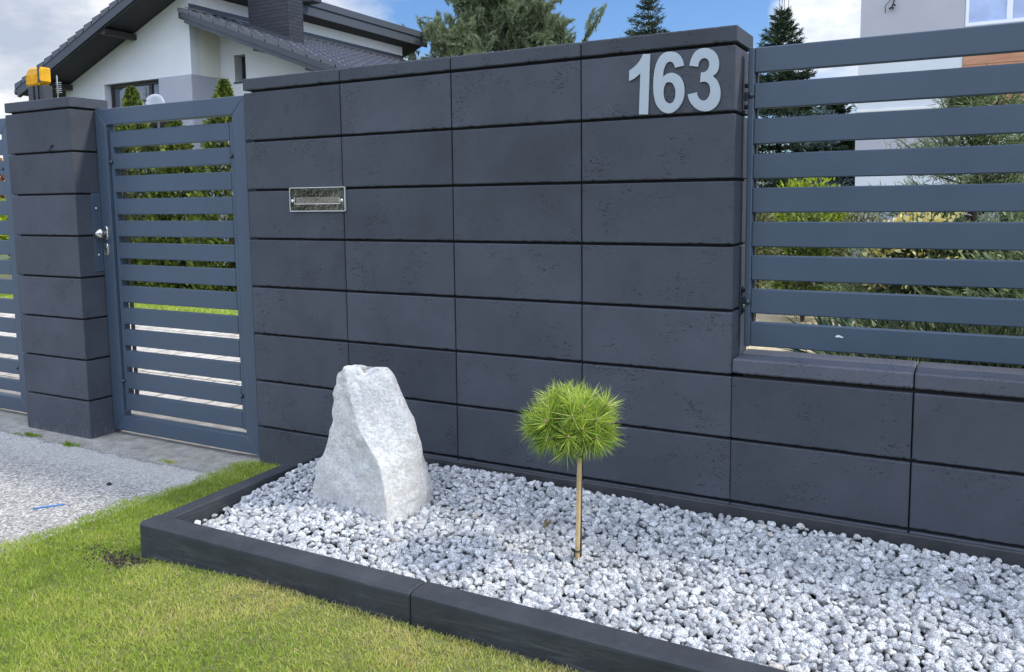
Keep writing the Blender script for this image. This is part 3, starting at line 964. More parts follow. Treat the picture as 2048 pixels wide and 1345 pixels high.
def digit(loops, label):
    cu = bpy.data.curves.new('house_number_digit', 'CURVE')
    cu.dimensions = '2D'
    cu.fill_mode = 'BOTH'
    cu.extrude = 0.0016
    cu.bevel_depth = 0.0004
    for lp in loops:
        q = crspline(lp)
        sp2 = cu.splines.new('POLY')
        sp2.points.add(len(q) - 1)
        for i, p in enumerate(q):
            sp2.points[i].co = (p.x, p.y, 0, 1)
        sp2.use_cyclic_u = True
    tmp = bpy.data.objects.new('tmp', cu)
    me = bpy.data.meshes.new_from_object(tmp)
    bpy.data.objects.remove(tmp)
    cx = sum(p[0] for p in loops[0]) / len(loops[0])
    cz = min(p[1] for p in loops[0])
    for v in me.vertices:
        v.co = (v.co.x - cx, -v.co.z, v.co.y - cz)
    me.name = 'house_number_digit'
    me.materials.clear()
    o = link('house_number_digit', me, M['digit'])
    o.location = (cx, -0.0045, cz)
    tag(o, label, 'house number', 'digits of the house number on the wall')


digit([D1], 'silver grey digit 1, first of the house number on the wall')
digit([D6, Dh], 'silver grey digit 6, middle of the house number on the wall')
digit([D3], 'silver grey digit 3, last of the house number near the wall corner')

root = thing('letter_slot', (0.378, -0.004, 1.144), 'polished stainless steel letter slot plate with two screws on the wall', 'letter slot')
m = MB()
x0, x1, z0, z1 = 0.238, 0.5175, 1.099, 1.1895
a0, a1, b0, b1 = 0.262, 0.490, 1.128, 1.1525
y = -0.006
m.box(x0, a0, y, 0.0, z0, z1, 0.0016)
m.box(a1, x1, y, 0.0, z0, z1, 0.0016)
m.box(a0, a1, y + .0001, 0.0, b1, z1, 0.0014)
m.box(a0, a1, y + .0001, 0.0, z0, b0, 0.0014)
m.build('face_plate', M['mirror'], root)
m = MB()
for (p0, p1, q0, q1) in ((x0 - .0012, x1 + .0012, z1 - .0005, z1 + .0022), (x0 - .0012, x1 + .0012, z0 - .0022, z0 + .0005), (x0 - .0022, x0 + .0005, z0, z1), (x1 - .0005, x1 + .0022, z0, z1)):
    m.box(p0, p1, y - 0.0022, 0.0, q0, q1, 0.0009)
for (p0, p1, q0, q1) in ((a0 - .001, a1 + .001, b0 - .0026, b0), (a0 - .0026, a0, b0, b1), (a1, a1 + .0022, b0, b1)):
    m.box(p0, p1, y - 0.0018, y + 0.002, q0, q1, 0.0008)
m.build('rim', M['screw'], root)
m = MB()
m.loft([[(a0 + .002, -0.0025, b0 + .001), (a1 - .002, -0.0025, b0 + .001), (a1 - .002, -0.0045, b1), (a0 + .002, -0.0045, b1)],
        [(a0 + .002, -0.001, b0 + .001), (a1 - .002, -0.001, b0 + .001), (a1 - .002, -0.003, b1), (a0 + .002, -0.003, b1)]])
m.build('flap', M['mirror'], root)
for x in (0.2505, 0.5025):
    m = MB()
    m.lathe((x, y, 1.1395), (0, -1, 0), [(-0.001, 0.0068), (0.0012, 0.0066), (0.003, 0.004), (0.0034, 0.001)], 16)
    m.build('screw', M['screw'], root)

root = thing('signal_lamp', (-1.40, 0.05, 1.64), 'amber gate warning lamp with black base on the pillar top', 'lamp')
m = MB()
m.box(-1.500, -1.372, 0.030, 0.078, 1.641, 1.722, 0.004)
m.box(-1.488, -1.446, 0.0225, 0.031, 1.641, 1.722, 0.003)
m.box(-1.432, -1.410, 0.0225, 0.031, 1.641, 1.722, 0.003)
m.build('lamp_base', M['blackplastic'], root)
m = MB()
pf = [(-1.500, 1.7225), (-1.404, 1.7225), (-1.380, 1.742), (-1.380, 1.802), (-1.389, 1.811), (-1.478, 1.811), (-1.500, 1.790)]
def inset(p, d):
    cx, cz = -1.44, 1.765
    return [(x + d * (1 if x < cx else -1), z + d * (1 if z < cz else -1)) for x, z in p]
m.loft([[(x, 0.022, z) for x, z in inset(pf, .010)], [(x, 0.030, z) for x, z in pf], [(x, 0.076, z) for x, z in pf], [(x, 0.080, z) for x, z in inset(pf, .006)]])
for k in range(9):
    m.box(-1.492 + k * .0105, -1.488 + k * .0105, 0.0195, 0.0235, 1.728, 1.776, .0008)
m.build('lens', M['yellow'], root)
m = MB()
m.box(-1.397, -1.388, 0.018, 0.082, 1.735, 1.8125, 0.002)
m.build('lens_band', M['blackplastic'], root)

m = MB()
m.tube([(-1.230, -0.036, 1.386), (-1.230, -0.052, 1.392), (-1.227, -0.052, 1.402), (-1.228, -0.050, 1.412)], 0.0032, 8)
m.lathe((-1.227, -0.038, 1.417), (0.1, -1, 0.3), [(0, 0.009), (0.006, 0.009), (0.010, 0.006), (0.012, 0.002)], 14)
hook = tag(m.build('cable_eye', M['cable']), 'small black cable end with a clip in the pillar joint', 'cable')

# ------------------------------------------------------------------ kerbs round the gravel bed
KZ = 0.142


def kerb(p0, p1, depth, label, side):
    """kerb stone from p0 to p1 (outer line); depth towards the bed"""
    a, b = Vector((*p0, 0)), Vector((*p1, 0))
    d = (b - a)
    L = d.length
    d.normalize()
    nrm = Vector((-d.y, d.x, 0)) * side
    n = max(3, int(L / 0.03))
    rings = []
    for i in range(n + 3):
        t = 0 if i == 0 else (L if i == n + 2 else 0.004 + (L - 0.008) * (i - 1) / n)
        ins = 0.003 if i in (0, n + 2) else 0
        j = abs(random.gauss(0, .0007)) if 0 < i < n + 2 else 0
        o = a + d * t
        c = 0.0075
        pr = [(ins, -0.06), (depth - ins, -0.06), (depth - ins, KZ - 0.003), (depth - 0.003 - ins, KZ - ins), (c + ins, KZ - ins - j * .4), (ins + 0.001, KZ - c - j), (ins, KZ - c - .006)]
        rings.append([o + nrm * u + Vector((0, 0, z)) for u, z in pr])
    m = MB()
    m.loft(rings)
    o = m.build('kerb_stone', M['kerb'])
    tag(o, label, 'kerb', 'dark kerb stones edging the gravel bed')


kerb((0.383, -0.886), (1.4185, -0.889), 0.0745, 'black kerb stone with scratched face at the lawn corner of the bed', 1)
kerb((1.4215, -0.889), (2.46, -0.892), 0.0745, 'black kerb stone along the lawn, right of the kerb joint', 1)
kerb((2.463, -0.892), (3.5, -0.895), 0.0745, 'black kerb stone running out of the picture at the lower edge', 1)
kerb((0.386, -0.8105), (0.360, -0.003), 0.063, 'black kerb stone running back from the corner to the wall', -1)


# ------------------------------------------------------------------ gravel
def ico(sub):
    import bmesh
    bm = bmesh.new()
    bmesh.ops.create_icosphere(bm, subdivisions=sub, radius=1)
    V = np.array([v.co[:] for v in bm.verts])
    F = np.array([[v.index for v in f.verts] for f in bm.faces])
    bm.free()
    return V, F


def stone_shapes(V, n):
    out = []
    for _ in range(n):
        k = rng.integers(7, 11)
        nn = unit(rng.normal(size=(k, 3)))
        dd = rng.uniform(0.55, 1.0, k)
        dots = V @ nn.T
        with np.errstate(divide='ignore', invalid='ignore'):
            r = np.where(dots > 0.05, dd / np.maximum(dots, 0.05), 9)
        r = np.minimum(-np.log(np.exp(-16 * r).sum(1)) / 16, 1.2)
        S = V * r[:, None]
        S *= np.array([1.0, rng.uniform(0.66, 0.95), rng.uniform(0.5, 0.78)])
        out.append(S / np.abs(S).max())
    return out


def rot_mats(n, tilt):
    a = rng.uniform(0, 2 * np.pi, n)
    t = rng.normal(0, tilt, n)
    b = rng.uniform(0, 2 * np.pi, n)
    ca, sa, ct, st, cb, sb = np.cos(a), np.sin(a), np.cos(t), np.sin(t), np.cos(b), np.sin(b)
    Z = np.zeros(n)
    O = np.ones(n)
    Ra = np.stack([ca, -sa, Z, sa, ca, Z, Z, Z, O], 1).reshape(n, 3, 3)
    Rt = np.stack([O, Z, Z, Z, ct, -st, Z, st, ct], 1).reshape(n, 3, 3)
    Rb = np.stack([cb, -sb, Z, sb, cb, Z, Z, Z, O], 1).reshape(n, 3, 3)
    return Rb @ Rt @ Ra


BX0, BX1, BY0, BY1 = 0.452, 3.55, -0.803, -0.022


def gravel_top(x, y):
    h = 0.121 + 0.026 * np.clip((y + 0.75) / 0.7, 0, 1) + 0.016 * np.exp(-((x - 1.0) / 0.5) ** 2) * np.clip((y + 0.6) / 0.5, 0, 1)
    h = h + 0.005 * np.sin(x * 9 + y * 5) * np.cos(y * 11 - x * 3)
    h = h + 0.020 * np.exp(-((x - 0.95) / 0.20) ** 2 - ((y + 0.60) / 0.10) ** 2)
    h = h - 0.030 * np.clip(1 - (x - BX0) / 0.30, 0, 1) * (0.5 + 0.5 * np.sin(y * 7))
    return h


def gravel_layer(spacing, sub, dz, smin, smax, tilt):
    V0, F0 = ico(sub)
    shapes = np.stack(stone_shapes(V0, 40))
    nx, ny = int((BX1 - BX0) / spacing), int((BY1 - BY0) / spacing)
    gx, gy = np.meshgrid(np.arange(nx), np.arange(ny))
    x = BX0 + (gx.ravel() + 0.5 + 0.5 * (gy.ravel() % 2)) * spacing + rng.uniform(-.42, .42, nx * ny) * spacing
    y = BY0 + (gy.ravel() + 0.5) * spacing + rng.uniform(-.42, .42, nx * ny) * spacing
    s = rng.uniform(smin, smax, len(x)) * np.where(rng.random(len(x)) < 0.22, 0.7, 1) * np.where(rng.random(len(x)) < 0.08, 1.3, 1)
    x = np.clip(x, BX0 + s * .6, BX1)
    y = np.clip(y, BY0 + s * .7, BY1 - s * .7)
    z = gravel_top(x, y) + dz + rng.normal(0, 0.0042, len(x))
    idx = rng.integers(0, len(shapes), len(x))
    Rm = rot_mats(len(x), tilt)
    V = np.einsum('nij,nvj->nvi', Rm, shapes[idx]) * s[:, None, None] + np.stack([x, y, z], 1)[:, None, :]
    nv = V0.shape[0]
    F = (F0[None] + (np.arange(len(x)) * nv)[:, None, None]).reshape(-1, 3)
    return V.reshape(-1, 3), F, np.repeat(rng.random(len(x)), nv)


la = gravel_layer(0.0172, 3, -0.005, 0.0112, 0.0170, 0.6)
lb = gravel_layer(0.0240, 2, -0.022, 0.014, 0.020, 0.5)
V = np.concatenate([la[0], lb[0]])
F = np.concatenate([la[1], lb[1] + len(la[0])])
g = tri_mesh('gravel', V, F, np.concatenate([la[2], lb[2]]), M['gravel'], smooth=True)
tag(g, 'white and grey granite chippings filling the kerbed bed', 'gravel', kind='stuff')
m = MB()
m.add([(BX0 - .01, BY0, 0.075), (BX1, BY0, 0.075), (BX1, BY1, 0.09), (BX0 - .01, BY1, 0.09)], [(0, 1, 2, 3)])
tag(m.build('bed_soil', M['soil']), kind='structure')

# ------------------------------------------------------------------ white boulder
Lp = [(0.84, 0.592), (0.805, 0.567), (0.788, 0.517), (0.777, 0.45), (0.775, 0.405), (0.76, 0.358), (0.748, 0.312), (0.724, 0.272), (0.699, 0.237), (0.686, 0.166), (0.682, 0.08)]
Rp = [(0.972, 0.590), (0.990, 0.566), (1.01, 0.525), (1.035, 0.484), (1.057, 0.443), (1.079, 0.402), (1.093, 0.36), (1.102, 0.318), (1.104, 0.275), (1.113, 0.232), (1.119, 0.19), (1.118, 0.08)]
Gp = [(0.839, 0.592), (0.858, 0.546), (0.885, 0.486), (0.901, 0.447), (0.935, 0.398), (0.972, 0.359), (1.008, 0.324), (1.032, 0.297), (1.040, 0.268), (1.058, 0.233), (1.072, 0.185), (1.082, 0.08)]


def at_z(tab, z):
    zz = [q[1] for q in tab][::-1]
    xx = [q[0] for q in tab][::-1]
    return float(np.interp(z, zz, xx))


m = MB()
rings = []
NZ, seg = 74, 14
for i in range(NZ):
    z = 0.07 + (0.582 - 0.07) * i / (NZ - 1)
    t = (z - 0.08) / 0.51
    xl, xg, xr = at_z(Lp, z), at_z(Gp, z), at_z(Rp, z)
    if t > 0.93:
        k = (t - 0.93) / 0.07
        xl, xr = xl + 0.004 * k, xr - 0.012 * k
    yg = -0.545 + 0.115 * t
    yl = -0.445 + 0.02 * t
    yr = -0.395 + 0.02 * t
    yb = -0.27 - 0.09 * t
    ctrl = [(xl, yl), ((xl * .55 + xg * .45), (yl * .5 + yg * .5) + 0.004), (xg, yg), ((xg + xr) / 2, (yg + yr) / 2 - 0.012),
            (xr - 0.004, yr - .01), (xr, yr + 0.03), ((xg + xr) / 2, yb), (xl * .7 + xr * .3, yb + .005), (xl + 0.008, yl + 0.05)]
    ring = []
    for j in range(len(ctrl)):
        a, b = ctrl[j], ctrl[(j + 1) % len(ctrl)]
        for q in range(seg):
            u = q / seg
            ring.append(Vector((a[0] + (b[0] - a[0]) * u, a[1] + (b[1] - a[1]) * u, z)))
    rings.append(ring)
# smooth each ring a little, keep the ridge crisp, then roughen
out = []
for i, ring in enumerate(rings):
    k = len(ring)
    for _ in range(4):
        ring = [ring[j] if j in (2 * seg,) else (ring[j - 1] + ring[j] * 2 + ring[(j + 1) % k]) / 4 for j in range(k)]
    rr = []
    c = sum(ring, Vector()) / k
    for p in ring:
        d = (p - c)
        d.z = 0
        d.normalize()
        n = mnoise.fractal(p * 8, 0.95, 2.1, 6) * 0.0045 + mnoise.fractal(p * 38 + Vector((3, 1, 2)), 0.8, 2.0, 4) * 0.0020
        cp = Vector((p.x * .8 + p.z * .35, p.y, p.z * .8 - p.x * .35))
        vd = mnoise.voronoi(cp * 22)[0]
        leftf = p.x < at_z(Gp, p.z) - .004
        n += (0.30 - vd[0]) * (0.012 if leftf else 0.005) + (0.3 - mnoise.voronoi(cp * 60)[0][0]) * (0.004 if leftf else 0.002)
        ledge = abs(mnoise.noise(Vector((p.x * 6 + p.z * 9, p.y * 8, p.z * 26 - p.x * 18)))) * (0.006 if p.x < at_z(Gp, p.z) else 0.002)
        zt = 0.0
        if abs(p.x - at_z(Gp, p.z)) < 0.012 and p.y < -0.40:
            n *= 0.4
        t = i / (NZ - 1)
        if t > 0.9:
            dip = 0.020 * math.exp(-((p.x - 0.918) / 0.022) ** 2)
            zt = -dip * (t - 0.9) / 0.1 + mnoise.noise(p * 45) * 0.003
        rr.append(p + d * (n - ledge) + Vector((0, 0, zt)))
    out.append(rr)
# rounded crown
top = out[-1]
c = sum(top, Vector()) / len(top)
for s_, dz in ((0.86, 0.006), (0.62, 0.008), (0.3, 0.008)):
    out.append([Vector((c.x + (p.x - c.x) * (s_ * .25 + .75 if s_ > .5 else s_ + .3), c.y + (p.y - c.y) * s_, p.z + dz + mnoise.noise(p * 60 + Vector((s_ * 9, 0, 0))) * 0.002)) for p in top])
m.loft(out, smooth=True)
b = m.build('boulder', M['boulder'])
tag(b, 'upright white quartzite boulder standing in the gravel near the corner', 'boulder')

# ------------------------------------------------------------------ dwarf pine on a stem
root = thing('dwarf_pine', (1.712, -0.494, 0.12), 'small ball shaped pine grafted on a stem, staked in the white gravel', 'tree')
m = MB()
m.tube([(1.7135, -0.486, 0.10), (1.7165, -0.487, 0.26), (1.7190, -0.488, 0.40), (1.716, -0.489, 0.49)], [0.0058, 0.0052, 0.0050, 0.0045], 10)
m.build('trunk', M['bark'], root)
m = MB()
kn = [(1.7118, -0.498, 0.105), (1.7125, -0.498, 0.16), (1.7150, -0.498, 0.24), (1.7168, -0.498, 0.33), (1.7185, -0.498, 0.371), (1.7188, -0.498, 0.376), (1.7190, -0.498, 0.381), (1.7197, -0.498, 0.424)]
m.tube(kn, [0.0068, 0.0066, 0.0066, 0.0065, 0.0066, 0.0074, 0.0066, 0.0066], 14)
m.build('cane_stake', M['cane'], root)
m = MB()
m.tube([(1.7125 + 0.009 * math.cos(t), -0.495 + 0.011 * math.sin(t), 0.158 + .001 * math.cos(t)) for t in np.linspace(0, 2 * math.pi, 20)], 0.0022, 6)
m.lathe((1.7045, -0.503, 0.160), (-0.7, -0.6, 0.3), [(0, 0.003), (0.002, 0.0048), (0.006, 0.0048), (0.008, 0.002)], 10)
m.tube([(1.706, -0.505, 0.158), (1.707, -0.507, 0.149), (1.709, -0.508, 0.143)], 0.0018, 6)
m.build('stem_tie', M['tie'], root)
bc = np.array([1.700, -0.492, 0.520])
rad = np.array([0.108, 0.106, 0.084])
tips = []
gold = math.pi * (3 - 5 ** .5)
NT = 38
for i in range(NT):
    zz = 1 - 1.72 * (i + .5) / NT
    rr_ = math.sqrt(max(0, 1 - zz * zz))
    th = i * gold + random.uniform(-.3, .3)
    d = np.array([rr_ * math.cos(th), rr_ * math.sin(th), zz])
    tips.append((bc + d * rad * random.uniform(0.82, 1.06) + np.array([0, 0, -0.004]), unit(d + np.array([0, 0, 0.35]))))
tw = MB()
buds_ = []
sets = []
for p, d in tips:
    base = np.array([1.716, -0.489, 0.470])
    tw.tube([base, base * .5 + p * .5 - np.array([0, 0, .008]), p - d * .004], [0.0036, 0.003, 0.0022], 6)
    bud = MB()
    buds_.append(bud)
    bud.lathe(p - d * 0.004, d, [(0, 0.0028), (0.004, 0.0044), (0.010, 0.0036), (0.017, 0.0008)], 8)
    n = 150
    along = rng.uniform(-0.040, 0.004, n)
    th = rng.uniform(0, 2 * np.pi, n)
    u = unit(np.cross(d, [0.3, 0.2, 0.9]))
    w = np.cross(d, u)
    rad_dir = np.cos(th)[:, None] * u + np.sin(th)[:, None] * w
    spread = rng.uniform(0.45, 1.45, n)
    D = d * np.cos(spread)[:, None] + rad_dir * np.sin(spread)[:, None]
    Pn = p + d * along[:, None] + rad_dir * 0.002
    L = rng.uniform(0.046, 0.066, n)
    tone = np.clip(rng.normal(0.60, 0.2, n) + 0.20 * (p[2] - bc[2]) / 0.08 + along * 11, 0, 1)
    sets.append((Pn, D, L, np.full(n, 0.00165), tone))
# hanging lower needles
n = 130
d0 = unit(np.stack([rng.normal(-0.35, .5, n), rng.normal(0, .4, n), -np.ones(n)], 1))
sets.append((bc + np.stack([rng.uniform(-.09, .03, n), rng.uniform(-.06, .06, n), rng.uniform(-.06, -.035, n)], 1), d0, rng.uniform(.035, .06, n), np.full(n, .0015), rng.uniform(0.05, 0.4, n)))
tw.build('twigs', M['bark'], root)
for bud in buds_:
    bud.build('bud', M['bud'], root)
P_, D_, L_, W_, T_ = merge_blades(sets)
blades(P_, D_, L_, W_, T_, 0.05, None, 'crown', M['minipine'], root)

# ------------------------------------------------------------------ lawn blades
def vnoise(x, y, s, seed=0.0):
    q = [mnoise.noise(Vector((a * s + seed, b_ * s - seed, seed))) for a, b_ in zip(x, y)]
    return np.array(q)


def lawn_edge(y):
    return -0.105 + 0.055 * np.clip(1 + y, 0, 1) + 0.018 * np.sin(y * 13) + 0.012 * np.sin(y * 37 + 1)


def grass(n, x0, x1, y0, y1, lmin, lmax, wd, dens_edge=True, name='grass', label=None):
    x = rng.uniform(x0, x1, n)
    y = rng.uniform(y0, y1, n)
    if dens_edge:
        keep = x > lawn_edge(y) + rng.normal(0, .012, n)
        keep &= ~((x > 0.352) & (y > -0.893))
        # worn soil spot at the kerb corner
        dsp = ((x - 0.37) / 0.15) ** 2 + ((y + 0.935) / 0.060) ** 2
        keep &= rng.random(n) < np.clip(dsp * 1.1 - 0.10, 0.10, 1)
        keep &= y < -0.004
        x, y = x[keep], y[keep]
    n = len(x)
    big = vnoise(x, y, 3.0, 2.3)
    mid = vnoise(x, y, 11.0, 5.1)
    fin = vnoise(x, y, 34.0, 8.7)
    thin = np.clip(1.05 + 0.4 * mid + 0.5 * fin, 0.25, 1)
    k2 = rng.random(n) < thin
    x, y, big, mid, fin = x[k2], y[k2], big[k2], mid[k2], fin[k2]
    n = len(x)
    if dens_edge:
        dry = np.clip(1 - (-0.885 - y) / 0.45, 0, 1) * np.clip((x - 0.40) / 0.3, 0, 1)
    else:
        dry = np.zeros(n)
    L = rng.uniform(lmin, lmax, n) * (1 + 0.22 * mid + 0.18 * big) * (1 - 0.30 * dry)
    tone = np.clip(0.44 + 0.30 * big + 0.18 * mid + rng.normal(0, .17, n) + 0.34 * dry, 0, 1)
    tone = np.where(rng.random(n) < 0.05 + 0.14 * dry, rng.uniform(.8, 1, n), tone)
    lean = rng.normal(0, 0.50, (n, 2)) + np.stack([0.25 * fin, 0.25 * mid], 1)
    D = np.stack([lean[:, 0], lean[:, 1], np.ones(n)], 1)
    zz_ = 0.024 + 0.030 * np.clip((x - 0.40) / 0.40, 0, 1) * np.clip((-0.80 - y) / 0.08, 0, 1) if dens_edge else np.full(n, 0.01)
    P = np.stack([x, y, zz_], 1)
    bd = unit(np.stack([rng.normal(size=n), rng.normal(size=n), np.full(n, -0.4)], 1))
    o = blades(P, D, L, wd * rng.uniform(.7, 1.25, n), tone, 0.32, bd, name, M['grass'])
    return o


go = []
x_all = [(280000, -0.16, 3.0, -1.62, -0.0, 0.012, 0.027, 0.0017), (50000, -0.16, 4.2, -2.6, -1.6, 0.018, 0.036, 0.0026)]
for a in x_all:
    go.append(grass(*a))
tag(go[0], 'short yellow green lawn grass in front of the dark kerb', 'grass', kind='stuff')
tag(go[1], 'lawn grass nearest the viewer, below the picture edge', 'grass', kind='stuff')
o = grass(26000, -9.5, -1.0, 2.80, 3.95, 0.03, 0.05, 0.006, dens_edge=False)
o.location.z = 0.0
tag(o, 'strip of green lawn behind the gate in front of the hedge', 'grass', kind='stuff')
sheet('back_lawn', -12, -0.9, 2.74, 4.2, 0.012, ground_mat('back_lawn_green', [(0.3, (0.16, 0.24, 0.04)), (0.7, (0.30, 0.38, 0.08))], 5))

V0, F0 = ico(1)
n = 420
cx_ = 0.36 + rng.normal(-.01, .095, n)
cy_ = -0.935 + rng.normal(0, .030, n)
kp = ~((cx_ > 0.372) & (cy_ > -0.898))
cx_, cy_ = cx_[kp], cy_[kp]
n = len(cx_)
ss = rng.uniform(.002, .0065, n)
V = np.einsum('nij,nvj->nvi', rot_mats(n, 1.0), np.repeat(V0[None], n, 0) * rng.uniform(.6, 1.2, (n, len(V0), 1)) * np.array([1, .8, .5])) * ss[:, None, None] + np.stack([cx_, cy_, np.full(n, .029)], 1)[:, None]
F = (F0[None] + (np.arange(n) * len(V0))[:, None, None]).reshape(-1, 3)
tag(tri_mesh('soil_crumbs', V.reshape(-1, 3), F, np.zeros(n * len(V0)), M['soil']), 'dark loose soil crumbs at the outer corner of the kerb', 'soil', kind='stuff')

# weeds in the joint at the foot of the pillar
def weed(x, y, r, n, label, tones=(0.0, 0.32)):
    a = rng.uniform(0, 2 * np.pi, n)
    q = np.minimum(np.abs(rng.normal(0, .6, n)), 1.25) * r
    P = np.stack([x + q * np.cos(a) * 1.9, y + q * np.sin(a) * 0.6, np.full(n, 0.001)], 1)
    D = np.stack([rng.normal(0, .9, n), rng.normal(0, .9, n), np.ones(n) * .8], 1)
    o = blades(P, D, rng.uniform(.006, .022, n), rng.uniform(.002, .0045, n), rng.uniform(*tones, n), .35, None, 'weed_tuft', M['grass'])
    tag(o, label, 'weed', 'weeds in the joint before the pillar and gate')


weed(-1.42, -0.135, 0.045, 210, 'low green weed at the left foot of the pillar')
weed(-1.075, -0.155, 0.034, 170, 'low green weed in front of the pillar corner')
weed(-0.42, -0.125, 0.030, 90, 'dry brownish weed on the strip below the gate', (0.5, 1.0))
m = MB()
m.tube([(-0.402, -0.749, 0.003), (-0.385, -0.722, 0.004), (-0.362, -0.690, 0.0035), (-0.343, -0.661, 0.003)], 0.0032, 6)
tag(m.build('cord_scrap', M['blue']), 'thin blue scrap of cord lying on the grey driveway', 'cord')
m = MB()
m.lathe((-0.396, -0.436, 0.0), (0.2, 0.3, 1), [(0, 0.012), (0.006, 0.010), (0.011, 0.003)], 7)
tag(m.build('bark_chip', M['twig']), 'small dark chip lying on the driveway', 'bark chip')
# loose grit along the crumbling edge of the concrete strip
n = 1500
gx_ = rng.uniform(-2.2, -0.05, n)
gy_ = -0.135 + rng.normal(0, .035, n) + np.where(rng.random(n) < .35, rng.uniform(-.25, .08, n), 0)
kp = (gy_ < -0.045) & (gx_ < lawn_edge(gy_))
gx_, gy_ = gx_[kp], gy_[kp]
n = len(gx_)
ss = rng.uniform(.0012, .0036, n) * np.where(rng.random(n) < .1, 1.6, 1)
V = np.einsum('nij,nvj->nvi', rot_mats(n, 1.0), np.repeat(V0[None], n, 0) * rng.uniform(.7, 1.15, (n, len(V0), 1)) * np.array([1, .8, .55])) * ss[:, None, None] + np.stack([gx_, gy_, ss * .3], 1)[:, None]
F = (F0[None] + (np.arange(n) * len(V0))[:, None, None]).reshape(-1, 3)
tag(tri_mesh('grit', V.reshape(-1, 3), F, np.repeat(rng.random(n), len(V0)), M['gravel']), 'loose pale grit along the joint before the pillar and gate', 'grit', kind='stuff')
# dry curled leaf on the gravel
m = MB()
lp_ = []
for i in range(9):
    t = i / 8
    w = 0.013 * math.sin(math.pi * min(1, t * 1.02)) ** .6 * (1 + .35 * math.sin(t * 17))
    zc = 0.160 + 0.022 * t
    lp_.append([(1.560 + .012 * t - w, -0.395 + .010 * math.sin(t * 3), zc + 0.007), (1.562 + .012 * t, -0.405, zc), (1.562 + .012 * t + w, -0.392, zc + 0.006)])
V = [p for r in lp_ for p in r]
F = [(i * 3 + j, i * 3 + j + 1, i * 3 + j + 4, i * 3 + j + 3) for i in range(8) for j in range(2)]
m.add(V, F)
tag(m.build('dry_leaf', M['dryleaf']), 'curled brown dry leaf lying on the gravel left of the stem', 'leaf')

# ------------------------------------------------------------------ trees and shrubs
def leaf_cloud(P, up_bias, out_dir, L, W, tone, bend=0.1):
    D = unit(out_dir + rng.normal(0, 0.45, P.shape) + np.array([0, 0, up_bias]))
    return P, D, L * rng.uniform(.7, 1.3, len(P)), W * rng.uniform(.7, 1.3, len(P)), tone


def thuja(x, y, h, r, label, n=9000, group='columnar thujas behind the gate'):
    root = thing('thuja', (x, y, 0), label, 'tree', group)
    t = np.sqrt(rng.random(n)) ** 1.0
    zt = 1 - t                                    # more near the base
    zz = 0.04 + rng.random(n) ** 1.25 * (h - 0.04)
    prof = r * np.clip((h - zz) / 1.5, 0.0, 1) ** 0.85 + 0.012
    th = rng.uniform(0, 2 * np.pi, n)
    lump = 1 + 0.16 * np.sin(th * 5 + zz * 9) + 0.10 * np.sin(th * 9 - zz * 17)
    q = prof * lump * np.sqrt(rng.uniform(0.35, 1.05, n))
    P = np.stack([x + q * np.cos(th), y + q * np.sin(th), zz], 1)
    od = np.stack([np.cos(th), np.sin(th), np.full(n, 0.9)], 1)
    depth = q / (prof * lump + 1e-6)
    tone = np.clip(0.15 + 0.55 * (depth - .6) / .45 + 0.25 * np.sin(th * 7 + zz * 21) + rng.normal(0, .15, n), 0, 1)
    P_, D_, L_, W_, T_ = leaf_cloud(P, 0.3, od, 0.055, 0.032, tone)
    m = MB()
    m.tube([(x, y, 0), (x, y, h * .9)], [0.035, 0.006], 8)
    m.build('trunk', M['bark'], root)
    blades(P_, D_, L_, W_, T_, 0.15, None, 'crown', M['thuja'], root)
    return root


thuja(-6.55, 4.5, 2.56, 0.46, 'pointed thuja column at the left of the gate opening')
thuja(-5.80, 4.5, 2.17, 0.42, 'shorter thuja column in the middle of the gate opening')
thuja(-4.95, 4.5, 2.53, 0.44, 'tall thuja column at the right of the gate opening')
thuja(-4.15, 4.5, 2.05, 0.42, 'thuja column mostly hidden by the garden wall')
thuja(-7.35, 4.6, 1.6, 0.42, 'low thuja column half hidden by the pillar')


